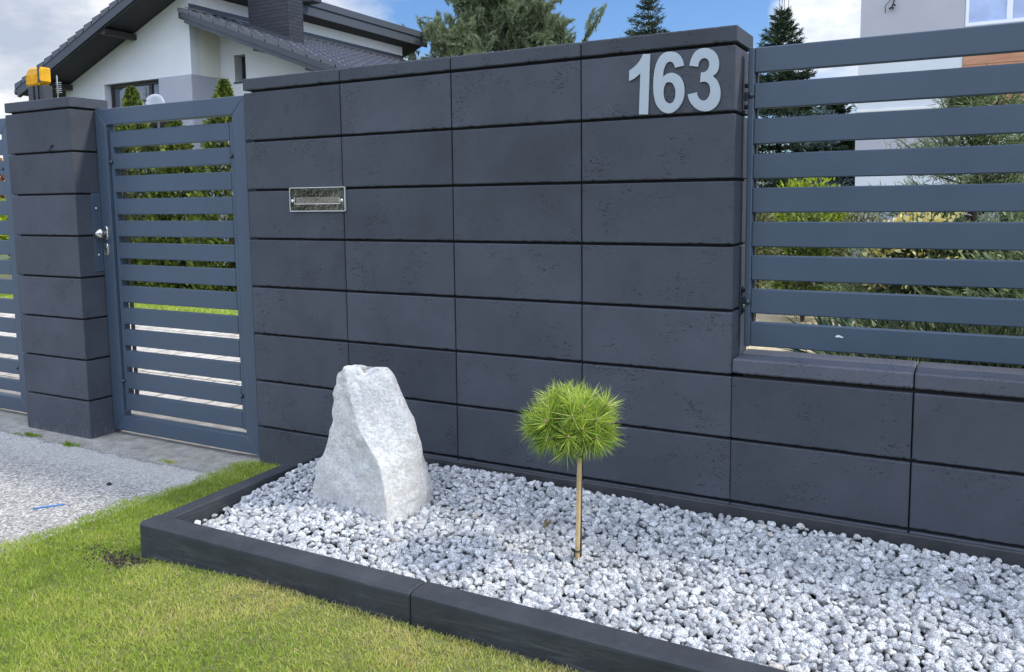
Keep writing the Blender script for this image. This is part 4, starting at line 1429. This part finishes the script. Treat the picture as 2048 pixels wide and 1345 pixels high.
def conifer(name, label, x, y, h, r, mat, n_whorl=26, per=9, droop=0.25, L=0.07, W=0.014, z0=0.3, dens=46, group=None, tipup=0.2, lead=0.35):
    """spruce: trunk, whorls of boughs with side twigs, needle blades on all of them"""
    root = thing(name, (x, y, 0), label, 'tree', group)
    m = MB()
    m.tube([(x, y, 0), (x, y, h * .5), (x, y, h)], [0.02 * h, 0.011 * h, 0.004], 10)
    sets = []
    for k in range(n_whorl):
        t = (k + random.uniform(0, .7)) / n_whorl
        z = z0 + (h - z0) * t
        ln = r * (1 - t) ** 0.85 + 0.05
        for j in range(per if t < .8 else max(4, per - 3)):
            a = random.uniform(0, 2 * math.pi)
            l2 = ln * random.uniform(.72, 1.12)
            el = -droop * (1 - t) + tipup + random.uniform(-.1, .1) + (0.9 * max(0, t - .75) * 4 * .3)
            d = np.array([math.cos(a), math.sin(a), el])
            d = d / np.linalg.norm(d)
            p0 = np.array([x, y, z])
            tip = p0 + d * l2 + np.array([0, 0, 0.06 * l2])
            mid = p0 + d * l2 * .5 - np.array([0, 0, 0.05 * l2])
            m.tube([p0, mid, tip], [0.012 * l2 + .003, 0.007 * l2 + .002, 0.002], 5)
            nn = int(dens * l2 / 0.35) + 6
            s = rng.random(nn) ** 0.8
            side = unit(np.cross(d, [0, 0, 1]))
            tw_ = rng.normal(0, 1, nn) * (0.24 * l2 * np.sin(np.pi * np.clip(s * .85 + .12, 0, 1)))
            P = p0 * (1 - s)[:, None] ** 2 + 2 * mid * ((1 - s) * s)[:, None] + tip * (s ** 2)[:, None]
            P = P + side * tw_[:, None] + np.array([0, 0, 1]) * rng.normal(-.01, .018, nn)[:, None]
            D = d * 0.9 + side * np.sign(tw_)[:, None] * 0.7 + rng.normal(0, .45, (nn, 3)) + np.array([0, 0, .1])
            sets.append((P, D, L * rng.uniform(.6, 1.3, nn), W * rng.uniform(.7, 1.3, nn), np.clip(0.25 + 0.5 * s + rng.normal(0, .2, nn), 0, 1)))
    nn = 40
    P = np.stack([np.full(nn, x), np.full(nn, y), h - lead * rng.random(nn)], 1)
    D = np.stack([rng.normal(0, .7, nn), rng.normal(0, .7, nn), np.ones(nn) * .9], 1)
    sets.append((P, D, np.full(nn, L * .9), np.full(nn, W), rng.uniform(.4, .9, nn)))
    m.build('trunk', M['bark'], root)
    a_, b_, c_, d_, e_ = merge_blades(sets)
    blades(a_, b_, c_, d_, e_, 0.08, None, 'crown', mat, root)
    return root


conifer('spruce', 'slim dark spruce tip rising behind the middle of the wall', -3.18, 14.0, 5.22, 1.65, M['spruce'], 32, 10, 0.15, 0.090, 0.016, z0=1.2, dens=52)
conifer('spruce', 'dark spruce beside the wall corner, seen above and through the slats', -0.20, 12.0, 4.24, 1.42, M['spruce'], 34, 13, 0.28, 0.080, 0.015, z0=0.25, dens=70)
conifer('spruce', 'low dark spruce right behind the upper fence slats near the house', 0.55, 13.0, 2.80, 1.35, M['spruce'], 26, 14, 0.25, 0.095, 0.020, z0=0.2, dens=75)
conifer('blue_spruce', 'pale blue spruce between the dark spruces and the grey house', 0.62, 11.2, 2.60, 0.62, M['blue_spruce'], 22, 8, 0.2, 0.07, 0.016, z0=0.3)
conifer('larch', 'thin bare tipped conifer close to the house corner', 0.98, 13.5, 3.75, 0.55, M['spruce'], 22, 5, 0.0, 0.06, 0.010, z0=0.5, dens=16, tipup=0.7)


def big_pine(x, y, label):
    root = thing('pine_tree', (x, y, 0), label, 'tree')
    m = MB()
    sets = []

    def tuft(p, d, n=46, L=0.12, tone0=0.5):
        u = unit(np.cross(d, [0.2, 0.1, 0.97]))
        w = np.cross(d, u)
        th = rng.uniform(0, 2 * np.pi, n)
        sp_ = rng.uniform(0.15, 0.8, n)
        rd = np.cos(th)[:, None] * u + np.sin(th)[:, None] * w
        D = d * np.cos(sp_)[:, None] + rd * np.sin(sp_)[:, None]
        P = p - d * rng.uniform(0, .26, n)[:, None]
        sets.append((P, D, L * rng.uniform(.7, 1.15, n), np.full(n, 0.011), np.clip(tone0 + rng.normal(0, .18, n), 0, 1)))

    def limb(p, d, L, r, depth):
        p = np.array(p, float)
        q = p.copy()
        pts, dd = [p.copy()], d
        k = 5
        for i in range(k):
            dd = unit(dd + rng.normal(0, .16, 3) + np.array([0, 0, 0.05 if depth else .02]))
            q = q + dd * L / k
            pts.append(q.copy())
            if depth > 0 and i >= 1:
                for _ in range(2 if random.random() < .55 else 1):
                    nd = unit(dd * .75 + rng.normal(0, .55, 3) + np.array([0, 0, .12]))
                    limb(q, nd, L * random.uniform(.38, .58), r * .5, depth - 1)
        m.tube(pts, [r * (1 - .7 * i / k) for i in range(k + 1)], 6 if depth < 2 else 8)
        if depth <= 1:
            for i in range(2, k + 1):
                for _ in range(2 if depth == 0 else 1):
                    tuft(pts[i] + rng.normal(0, .05, 3), unit(dd + rng.normal(0, .4, 3) + np.array([0, 0, .35])), tone0=0.38 + 0.25 * random.random())
        tuft(pts[-1], dd, 64, tone0=0.62)

    m.tube([(x, y, 0), (x + .05, y, 2.5), (x - .05, y, 4.4)], [0.17, 0.14, 0.11], 12)
    for i in range(26):
        z = 2.55 + 3.4 * (i / 26)
        a = i * 2.4 + random.uniform(-.4, .4)
        ln = 2.3 * (1 - 0.45 * (i / 26) ** 2) * random.uniform(.8, 1.1)
        limb((x, y, z), unit(np.array([math.cos(a), math.sin(a), 0.28 + .5 * i / 26])), ln, 0.055, 2)
    m.tube([(x - .05, y, 4.4), (x + .1, y, 6.4)], [0.11, 0.03], 8)
    m.build('trunk', M['bark'], root)
    a_, b_, c_, d_, e_ = merge_blades(sets)
    blades(a_, b_, c_, d_, e_, 0.05, None, 'crown', M['pine'], root)


big_pine(-8.25, 17.0, 'big spreading grey green pine behind the house roof and the wall')


def shrub_ball(name, x, y, z, rx, rz, mat, n, label, L=0.03, W=0.014, noise=0.1, group=None, stem=True, updir=0.3):
    root = thing(name, (x, y, 0), label, 'shrub', group)
    d = unit(rng.normal(size=(n, 3)))
    th, ph = np.arctan2(d[:, 1], d[:, 0]), d[:, 2]
    lump = 1 + noise * np.sin(th * 4 + ph * 5) + noise * .7 * np.sin(th * 9 - ph * 11)
    q = lump * rng.uniform(.62, 1.03, n)
    P = np.array([x, y, z]) + d * np.stack([rx * q, rx * q, rz * q], 1)
    P[:, 2] = np.maximum(P[:, 2], 0.01)
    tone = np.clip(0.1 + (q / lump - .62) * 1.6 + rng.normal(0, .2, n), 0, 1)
    a_, b_, c_, d_, e_ = leaf_cloud(P, updir, d, L, W, tone)
    if stem:
        m = MB()
        for k in range(4):
            a = k * 1.6
            m.tube([(x, y, 0), (x + .3 * rx * math.cos(a), y + .3 * rx * math.sin(a), z)], [0.016, 0.006], 6)
        m.build('stem', M['bark'], root)
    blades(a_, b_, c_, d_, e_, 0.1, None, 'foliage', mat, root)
    return root


shrub_ball('thuja_globe', 1.27, 5.9, 0.85, 0.36, 0.50, M['ygreen'], 4200, 'bright yellow green rounded thuja behind the fence slats', 0.04, 0.02)
shrub_ball('clipped_shrub', 1.06, 4.6, 0.72, 0.22, 0.36, M['olive'], 3000, 'olive brown clipped shrub close to the wall end', 0.03, 0.014)
shrub_ball('clipped_shrub', 1.83, 5.2, 0.66, 0.24, 0.36, M['olive'], 3200, 'dome shaped olive shrub in front of the grey house', 0.03, 0.014)
shrub_ball('box_shrub', 1.33, 5.4, 0.55, 0.34, 0.46, M['thuja'], 3400, 'dark green leafy shrub between the two olive shrubs', 0.04, 0.022)
shrub_ball('rosette_plant', 1.10, 2.9, 0.34, 0.13, 0.14, M['ygreen'], 500, 'small bright green plant low behind the fence stile', 0.05, 0.03)
shrub_ball('juniper', 1.55, 6.0, 0.30, 0.55, 0.26, M['juniper'], 3000, 'low juniper under the rounded shrubs', 0.05, 0.012)
shrub_ball('spreading_juniper', 2.75, 1.50, 0.24, 0.68, 0.40, M['juniper'], 11000, 'dense spreading juniper behind the low wall', 0.055, 0.010, 0.14, updir=0.5)
shrub_ball('spreading_juniper', 3.35, 2.6, 0.55, 0.85, 0.50, M['cedar'], 14000, 'taller juniper mound at the right edge behind the fence', 0.06, 0.012, 0.14, updir=0.5)
shrub_ball('spreading_juniper', 2.60, 3.4, 0.42, 0.66, 0.50, M['cedar'], 12000, 'juniper mound behind the yucca', 0.06, 0.012, 0.14, updir=0.5)
shrub_ball('ground_cover', 2.35, 0.62, 0.18, 0.42, 0.32, M['cedar'], 4200, 'low green cover plant just behind the low wall', 0.05, 0.012, 0.12, updir=0.6)
shrub_ball('ground_cover', 3.05, 0.70, 0.18, 0.45, 0.30, M['cedar'], 4200, 'low green cover plant at the right end behind the low wall', 0.05, 0.012, 0.12, updir=0.6)
# flowering broom
root = shrub_ball('broom_shrub', 2.48, 2.9, 0.70, 0.34, 0.30, M['juniper'], 4200, 'low shrub with pale yellow blossom behind the middle slats', 0.05, 0.014)
n = 700
d = unit(rng.normal(size=(n, 3)) + np.array([-0.8, -.5, .9]))
blades(np.array([2.46, 2.9, 0.72]) + d * np.array([.36, .34, .33]) * rng.uniform(.8, 1.05, n)[:, None], d + rng.normal(0, .6, (n, 3)), rng.uniform(.016, .034, n), rng.uniform(.016, .028, n), rng.random(n), .2, None, 'blossom', M['flower'], root)


def young_pine(x, y, h, label):
    root = thing('young_pine', (x, y, 0), label, 'tree')
    m = MB()
    m.tube([(x, y, 0), (x + .02, y, h)], [0.03, 0.006], 8)
    sets = []
    for k in range(120):
        t = random.random() ** 0.9
        z = 0.30 + (h - 0.45) * t
        a = random.uniform(0, 2 * math.pi)
        l2 = (0.98 * (1 - t * .80)) * random.uniform(.7, 1.1)
        d = unit(np.array([math.cos(a), math.sin(a), 0.10 + .9 * t ** 2]))
        p0 = np.array([x, y, z])
        m.tube([p0, p0 + d * l2 * .6 - np.array([0, 0, .02]), p0 + d * l2 + np.array([0, 0, .05])], [0.009, 0.006, 0.003], 6)
        nn = int(420 * l2)
        s = rng.uniform(.3, 1.05, nn)
        P = p0 + d * (l2 * s)[:, None] + rng.normal(0, .035, (nn, 3))
        D = d + rng.normal(0, .75, (nn, 3))
        sets.append((P, D, rng.uniform(.04, .08, nn), np.full(nn, .0055), np.clip(.2 + .5 * s + rng.normal(0, .2, nn), 0, 1)))
    m.build('trunk', M['bark'], root)
    a_, b_, c_, d_, e_ = merge_blades(sets)
    blades(a_, b_, c_, d_, e_, 0.06, None, 'crown', M['cedar'], root)


young_pine(2.66, 3.6, 1.90, 'young light green pine with upward candles behind the right of the fence')
# yucca
root = thing('yucca', (2.05, 2.35, 0), 'dark green sword leaved yucca behind the lowest slats', 'plant')
n = 90
th = rng.uniform(0, 2 * np.pi, n)
el = rng.uniform(.15, 1.2, n)
D = np.stack([np.cos(th) * np.cos(el), np.sin(th) * np.cos(el), np.sin(el)], 1)
blades(np.array([2.05, 2.35, 0.20]) + D * .02, D, rng.uniform(.32, .46, n), np.full(n, .032), rng.random(n), .12, np.tile([0, 0, -1.0], (n, 1)), 'leaves', M['yucca'], root)

# little striped stakes
for i in range(7):
    x = 1.02 + i * 0.115
    root = thing('garden_stake', (x, 6.6 - i * 0.05, 0), '%s striped garden stake beyond the sandy ground, counted from the left fence stile' % ['first', 'second', 'third', 'fourth', 'fifth', 'sixth', 'seventh'][i], 'stake', 'striped stakes on the sandy ground')
    m = MB()
    h = 0.30 + .03 * (i % 3)
    m.box(x - .012, x + .012, 6.6 - i * .05, 6.62 - i * .05, 0, h, .002)
    m.build('stake_body', M['pvc'] if i % 3 == 0 else M['red'], root)
    m = MB()
    m.box(x - .014, x + .014, 6.596 - i * .05, 6.624 - i * .05, h * .55, h * .75, .002)
    m.build('stripe', M['red'] if i % 3 == 0 else M['pvc'], root)

# autumn shrubs seen through the driveway gate
shrub_ball('autumn_shrub', -13.6, 7.6, 1.35, 0.95, 0.75, M['rust_leaf'], 3500, 'rusty brown autumn shrub seen through the driveway gate', 0.09, 0.05)
shrub_ball('autumn_shrub', -12.2, 6.6, 0.75, 0.7, 0.55, M['ygreen'], 3000, 'yellow green shrub seen through the driveway gate', 0.08, 0.045)

# trees across the street behind the viewer: they close the view the metal plate mirrors
sets = []
for k in range(46):
    cx, cy, cz = rng.uniform(-26, 26), rng.uniform(-26, -19), rng.uniform(1.0, 5.2)
    r_ = rng.uniform(1.6, 2.6)
    nn = 500
    d = unit(rng.normal(size=(nn, 3)))
    P = np.array([cx, cy, cz]) + d * r_ * rng.uniform(.6, 1, nn)[:, None]
    sets.append((P, d + rng.normal(0, .5, (nn, 3)), rng.uniform(.3, .6, nn), rng.uniform(.25, .45, nn), rng.random(nn)))
a_, b_, c_, d_, e_ = merge_blades(sets)
tag(blades(a_, b_, c_, d_, e_, .1, None, 'street_woodland', M['wood_far']), 'distant row of leafy trees across the street', 'woodland', kind='stuff')


# ------------------------------------------------------------------ white house with graphite roofs
house = thing('white_house', (-11.0, 11.0, 0), 'white rendered house with graphite tiled roofs and a dark brick chimney', 'house')
SLP = 0.395


def zs(x):                       # underside of the main roof
    return 3.431 + SLP * (x + 12.863)


XL, XR, YF, YB = -12.90, -9.38, 7.9, 14.17
m = MB()
w0, w1, wz0, wz1 = -11.74, -10.22, 2.15, 3.395
m.poly_y([(XL, 0), (w0, 0), (w0, zs(w0)), (XL, zs(XL))], YF, YF + 0.2)
m.poly_y([(w1, 0), (XR, 0), (XR, zs(XR)), (w1, zs(w1))], YF, YF + 0.2)
m.poly_y([(w0, wz1), (w1, wz1), (w1, zs(w1)), (w0, zs(w0))], YF, YF + 0.2)
m.poly_y([(w0, 0), (w1, 0), (w1, wz0), (w0, wz0)], YF, YF + 0.2)
m.build('front_wall', M['white'], house)
m = MB()
m.poly_y([(XL + .002, 0), (XR, 0), (XR, zs(XR)), (XL + .002, zs(XL))], YF + 0.203, YB)
m.build('side_wall', M['cream'], house)
m = MB()
m.box(w1 + 0.002, XR + .006, YF - .012, YF, 0.4, 3.4, .001)
m.box(XR, XR + .012, YF - .012, 8.56, 0.4, 3.4, .001)
m.build('wall_band', M['grey_render'], house)


def window(parent, x0, x1, z0, z1, y, depth, mulls, glass, frame, fw=0.05):
    """frame with panes set y+depth into the wall"""
    f = MB()
    yy = y + depth
    f.box(x0, x1, yy, yy + .06, z1 - fw, z1, .003)
    f.box(x0, x1, yy, yy + .06, z0, z0 + fw, .003)
    xs = [x0] + list(mulls) + [x1]
    f.box(x0, x0 + fw, yy, yy + .06, z0 + fw, z1 - fw, .003)
    f.box(x1 - fw, x1, yy, yy + .06, z0 + fw, z1 - fw, .003)
    for q in mulls:
        f.box(q - fw * .8, q + fw * .8, yy, yy + .06, z0 + fw, z1 - fw, .003)
    fo = f.build('window', frame, parent)
    for i in range(len(xs) - 1):
        g_ = MB()
        g_.box(xs[i] + fw * .8, xs[i + 1] - fw * .8, yy + .03, yy + .04, z0 + fw * .9, z1 - fw * .9, .001)
        g_.build('pane', glass, fo)
    return fo


window(house, w0 + .01, w1 - .005, wz0 + .02, wz1 - .01, YF, 0.13, [-11.16, -10.63], M['glass'], M['brown'], .05)
# main roof: mono pitch rising to the right
RXL, RXH, RY0, RY1 = -13.30, -9.08, 7.2, 14.75


def tile_roof(name, x0, z0, x1, z1, y0, y1, thick, parent, mat, course=0.30, wave=0.24, amp=0.012, step=0.03):
    """wavy stepped tiles; slopes from (x0,z0) low eave to (x1,z1) high end; slab below"""
    L = math.hypot(x1 - x0, z1 - z0)
    nc = max(1, round(L / course))
    ny = int((y1 - y0) / wave * 8)
    m = MB()
    V, F = [], []
    rows = []
    for c_ in range(nc):
        a, b = c_ / nc, (c_ + 1) / nc
        rows.append((a, step))
        rows.append((a + (b - a) * .08, step))
        rows.append((b - 1e-4, 0.0))
    for t, up in rows:
        for j in range(ny + 1):
            y = y0 + (y1 - y0) * j / ny
            ph = (y - y0) / wave * 2 * math.pi
            h = amp * (math.sin(ph) + .35 * math.sin(2 * ph + .6))
            V.append((x0 + (x1 - x0) * t, y, z0 + (z1 - z0) * t + up + h))
    k = ny + 1
    for i in range(len(rows) - 1):
        for j in range(ny):
            F.append((i * k + j, i * k + j + 1, (i + 1) * k + j + 1, (i + 1) * k + j))
    m.add(V, F, .5, True)
    # verge tiles closing the front edge, one wedge per course
    for c_ in range(nc):
        a, b = c_ / nc, (c_ + 1) / nc
        xa, xb = x0 + (x1 - x0) * a, x0 + (x1 - x0) * b
        za, zb = z0 + (z1 - z0) * a, z0 + (z1 - z0) * b
        for yy in (y0, y1):
            m.poly_y([(xa + (xb - xa) * .0, za - .065), (xa, za + step + .014), (xb - (xb - xa) * .09, zb + .014 - (zb - za) * .09), (xb - (xb - xa) * .09, zb - .065)], yy - .022, yy + .022)
    return m.build(name, mat, parent)


th = 0.13
m = MB()
m.poly_y([(RXL, zs(RXL) + .004), (RXH, zs(RXH) + .004), (RXH, zs(RXH) + th), (RXL, zs(RXL) + th)], RY0 + .03, RY1 - .03)
m.build('roof_deck', M['soffit'], house)
rt = tile_roof('roof', RXL - .06, zs(RXL - .06) + th + .045, RXH + .02, zs(RXH) + th + .05, RY0, RY1, .1, house, M['tile'], 0.26)
m = MB()
m.poly_y([(RXL - .01, zs(RXL) - .05), (RXH, zs(RXH) - .04), (RXH, zs(RXH) + .115), (RXL - .01, zs(RXL) + .105)], RY0 - .012, RY0 + .028)
m.poly_y([(RXL - .01, zs(RXL) - .06), (RXH, zs(RXH) - .06), (RXH, zs(RXH) + .04), (RXL - .01, zs(RXL) + .03)], RY0 + .028, RY0 + .05)
m.build('verge_board', M['fascia'], house)
m = MB()
m.box(RXH, RXH + .03, RY0, RY1, zs(RXH) - .07, zs(RXH) + .115, .004)
m.box(RXH + .0, RXH + .06, RY0 - .02, RY1 + .02, zs(RXH) + .118, zs(RXH) + .26, .006)
m.build('fascia', M['fascia_light'], house)
m = MB()
m.tube([(RXL - .10, RY0 + .02, zs(RXL) + .05), (RXL - .10, RY1, zs(RXL) + .05)], .055, 10)
m.build('gutter', M['fascia'], house)
for x in (-12.78, -10.86):
    m = MB()
    m.box(x - .0, x + .11, RY0 + .05, YF, zs(x) - .105, zs(x) - .005, .004)
    m.build('purlin', M['brown'], house)
m = MB()
m.box(-9.0, -8.72, 10.35, 10.6, 5.05, 5.33, .01)
m.box(-9.04, -8.68, 10.31, 10.64, 5.33, 5.36, .005)
m.build('roof_vent', M['fascia'], house)

# set back wing with the lean-to roof
LS = -0.365


def zl(x):
    return 4.50 + LS * (x + 9.36)


m = MB()
wa0, wa1, wb0, wb1 = -9.03, -8.755, 3.31, 3.785
xr2 = -5.6
m.poly_y([(XR, 0), (wa0, 0), (wa0, zl(wa0) - .2), (XR, zl(XR) - .2)], 8.56, 8.8)
m.poly_y([(wa1, 0), (xr2, 0), (xr2, zl(xr2) - .2), (wa1, zl(wa1) - .2)], 8.56, 8.8)
m.poly_y([(wa0, wb1), (wa1, wb1), (wa1, zl(wa1) - .2), (wa0, zl(wa0) - .2)], 8.56, 8.8)
m.poly_y([(wa0, 0), (wa1, 0), (wa1, wb0), (wa0, wb0)], 8.56, 8.8)
m.poly_y([(XR + .002, 0), (xr2, 0), (xr2, zl(xr2) - .2), (XR + .002, zl(XR) - .2)], 8.803, 14.1)
m.build('wing_wall', M['white'], house)
window(house, wa0 + .02, wa1 - .004, wb0 + .02, wb1 - .01, 8.56, 0.16, [], M['glass'], M['brown'], .035)
m = MB()
m.box(wa0 - .02, wa1 + .02, 8.535, 8.60, wb0 - .025, wb0 - .003, .003)
m.build('window_sill', M['brown'], house)
m = MB()
m.poly_y([(-9.40, zl(-9.40) - .2), (-5.15, zl(-5.15) - .2), (-5.15, zl(-5.15) - .07), (-9.40, zl(-9.40) - .07)], 7.70, 14.3)
m.build('wing_roof_deck', M['soffit_y'], house)
tile_roof('wing_roof', -5.10, zl(-5.10) - .03, -9.37, zl(-9.37) - .03, 7.66, 14.3, .1, house, M['tile'], 0.30, 0.22, 0.018, 0.034)
m = MB()
m.poly_y([(-9.22, zl(-9.22) - .235), (-5.12, zl(-5.12) - .235), (-5.12, zl(-5.12) - .075), (-9.22, zl(-9.22) - .075)], 7.655, 7.70)
m.poly_y([(-9.26, zl(-9.26) - .155), (-5.12, zl(-5.12) - .155), (-5.12, zl(-5.12) - .06), (-9.26, zl(-9.26) - .06)], 7.632, 7.655)
m.build('wing_verge_board', M['fascia'], house)
for x in (-7.72, -6.62):
    m = MB()
    m.box(x, x + .10, 7.72, 8.56, zl(x) - .285, zl(x) - .225, .004)
    m.build('purlin', M['fascia'], house)
m = MB()
m.box(XR, XR + .03, YF, YB, 4.50, 4.60, .004)
m.poly_y([(XR + .03, 4.512), (XR + .20, 4.452), (XR + .20, 4.462), (XR + .03, 4.522)], YF - .1, YB)
m.build('flashing', M['fascia_light'], house)
ch = MB()
ch.box(-8.68, -7.735, 8.6, 8.96, 3.6, 5.6, .004)
ch.build('chimney', M['brick'], house)
m = MB()
m.poly_y([(-8.74, zl(-8.74) - .02), (-7.67, zl(-7.67) - .02), (-7.67, zl(-7.67) + .06), (-8.74, zl(-8.74) + .06)], 8.56, 8.598)
m.build('chimney_flashing', M['fascia'], house)
# ground floor: dark balcony edge, posts and a glazed terrace door behind the thujas
m = MB()
m.box(-12.2, -9.75, 7.05, YF - .013, 2.50, 2.70, .01)
m.build('balcony_slab', M['brown'], house)
for x in (-12.1, -10.35, -9.85):
    m = MB()
    m.box(x, x + .05, 7.10, 7.15, 0, 2.5, .004)
    m.build('balcony_post', M['brown'], house)
m = MB()
m.box(-11.7, -10.55, YF - .04, YF - .002, 0.25, 2.08, .004)
dr = m.build('terrace_door', M['brown'], house)
for x in (-11.64, -11.10):
    m = MB()
    m.box(x, x + .48, YF - .046, YF - .038, 0.35, 2.0, .002)
    m.build('pane', M['glass'], dr)
# low stained fence bits behind thujas
root = thing('satellite_dish', (-8.06, 6.0, 0), 'white satellite dish showing above the gate before the window', 'satellite dish')
m = MB()
cx_, cz_ = -8.02, 2.60
rings = []
nrm = Vector((0.30, -0.93, 0.22)).normalized()
u_ = nrm.orthogonal().normalized()
v_ = nrm.cross(u_)
prof = [(0.045, 0.0), (0.035, 0.06), (0.016, 0.12), (0.0, 0.172), (-0.004, 0.176), (-0.010, 0.172), (0.006, 0.12), (0.025, 0.06), (0.036, 0.0)]
m.lathe((cx_, 6.0, cz_), -nrm, [(d_, r_) for d_, r_ in prof], 32)
m.build('reflector', M['dish'], root)
m = MB()
m.tube([(cx_, 6.0, cz_ - .16), Vector((cx_, 6.0, cz_ - .12)) + nrm * .2, Vector((cx_, 6.0, cz_)) + nrm * .24], .010, 8)
m.lathe(Vector((cx_, 6.0, cz_)) + nrm * .26, -nrm, [(0, .02), (.04, .026), (.06, .012)], 12)
m.build('feed_arm', M['blackplastic'], root)
m = MB()
m.tube([(cx_, 6.06, 0), (cx_, 6.06, cz_ - .05)], .018, 10)
m.build('mast', M['blackplastic'], root)

root = thing('television_aerial', (-11.97, 7.12, 0), 'small silvery television aerial on a mast beside the amber lamp', 'aerial')
m = MB()
ax, ay = -11.97, 7.12
m.tube([(ax, ay, 0), (ax, ay, 3.1)], .018, 8)
m.tube([(ax - .012, ay, 3.10), (ax - .012, ay, 3.47), (ax, ay, 3.495), (ax + .012, ay, 3.47), (ax + .012, ay, 3.10)], .0065, 6)
m.build('mast', M['alu'], root)
m = MB()
for k in range(6):
    z = 3.19 + .035 * k
    if k == 3:
        continue
    m.tube([(ax - .085, ay + .02, z + .012), (ax + .15, ay - .02, z - .014)], .0045, 5)
m.tube([(ax + .02, ay, 3.14), (ax + .05, ay, 3.30), (ax + .12, ay - .01, 3.28)], .006, 6)
m.build('elements', M['alu'], root)

# ------------------------------------------------------------------ grey house on the right
gh = thing('grey_house', (4.0, 13.0, 0), 'grey and white rendered house with orange wood boards and a white framed window', 'house')
GYF = 11.0
gx0, gx1 = 1.12, 7.5
m = MB()
m.box(gx0, 2.478, GYF, 18, 0, 3.10, .004)
m.box(2.478, gx1, GYF + .03, 18, 0, 3.10, .001)
m.build('lower_wall', M['white'], gh)
m = MB()
wx0, wx1, wz0_, wz1_ = 2.482, 4.1, 3.47, 4.85
m.box(gx0 + .012, wx0, GYF - .004, 18, 3.103, 6.2, .004)
m.box(wx0, wx1, GYF - .003, GYF + .2, 3.103, wz0_, .002)
m.box(wx0, wx1, GYF - .003, GYF + .2, wz1_, 6.2, .002)
m.box(wx1, gx1, GYF - .003, 17.9, 3.103, 6.2, .002)
m.box(wx0, wx1, GYF + .23, 17.9, 3.11, 6.19, .002)
m.build('upper_wall', M['lav_render'], gh)
m = MB()
m.box(2.482, gx1, GYF - .02, GYF + .028, 2.15, 3.098, .003)
m.build('wood_cladding', M['wood'], gh)
m = MB()
m.box(gx0 - .01, 2.47, GYF - .018, GYF - .002, 2.37, 2.405, .004)
m.build('string_course', M['cream'], gh)
m = MB()
m.box(gx0 - .012, 2.49, GYF - .012, GYF - .001, 1.56, 2.25, .002)
m.build('wall_band', M['lav_render'], gh)
m = MB()
m.box(gx0 - .02, gx1, GYF - .035, GYF - .021, 0, 1.0, .003)
m.box(gx0 - .02, gx0 - .002, GYF - .034, 17, 0, 1.0, .003)
m.build('house_plinth', M['grey_render'], gh)
window(gh, wx0 + .004, wx1 - .004, wz0_ + .004, wz1_ - .004, GYF - .02, 0.03, [3.02], M['glass_blue'], M['pvc'], .045)
m = MB()
m.tube([(1.56, GYF - .03, 4.05), (1.58, GYF - .06, 3.93), (1.55, GYF - .05, 3.84), (1.515, GYF - .03, 3.82)], .010, 6)
m.tube([(1.58, GYF - .03, 4.02), (1.50, GYF - .07, 3.90), (1.46, GYF - .05, 3.86), (1.465, GYF - .03, 3.77)], .005, 6)
for p in ((1.555, 3.83), (1.52, 3.83), (1.575, 3.87)):
    m.lathe((p[0], GYF - .05, p[1]), (0.4, -.6, -.4), [(0, .010), (.02, .016), (.04, .008)], 8)
m.build('wall_cable', M['cable'], gh)
# aerial wires above the spruce
root = thing('wire_mast', (-0.32, 14.5, 0), 'thin wire aerial sticking up above the dark spruce', 'aerial')
m = MB()
for dx in (0, .05, .09, .17):
    m.tube([(-.72 + dx, 14.5, 0.5), (-.72 + dx, 14.5, 5.6)], .006, 5)
m.build('wires', M['fascia'], root)
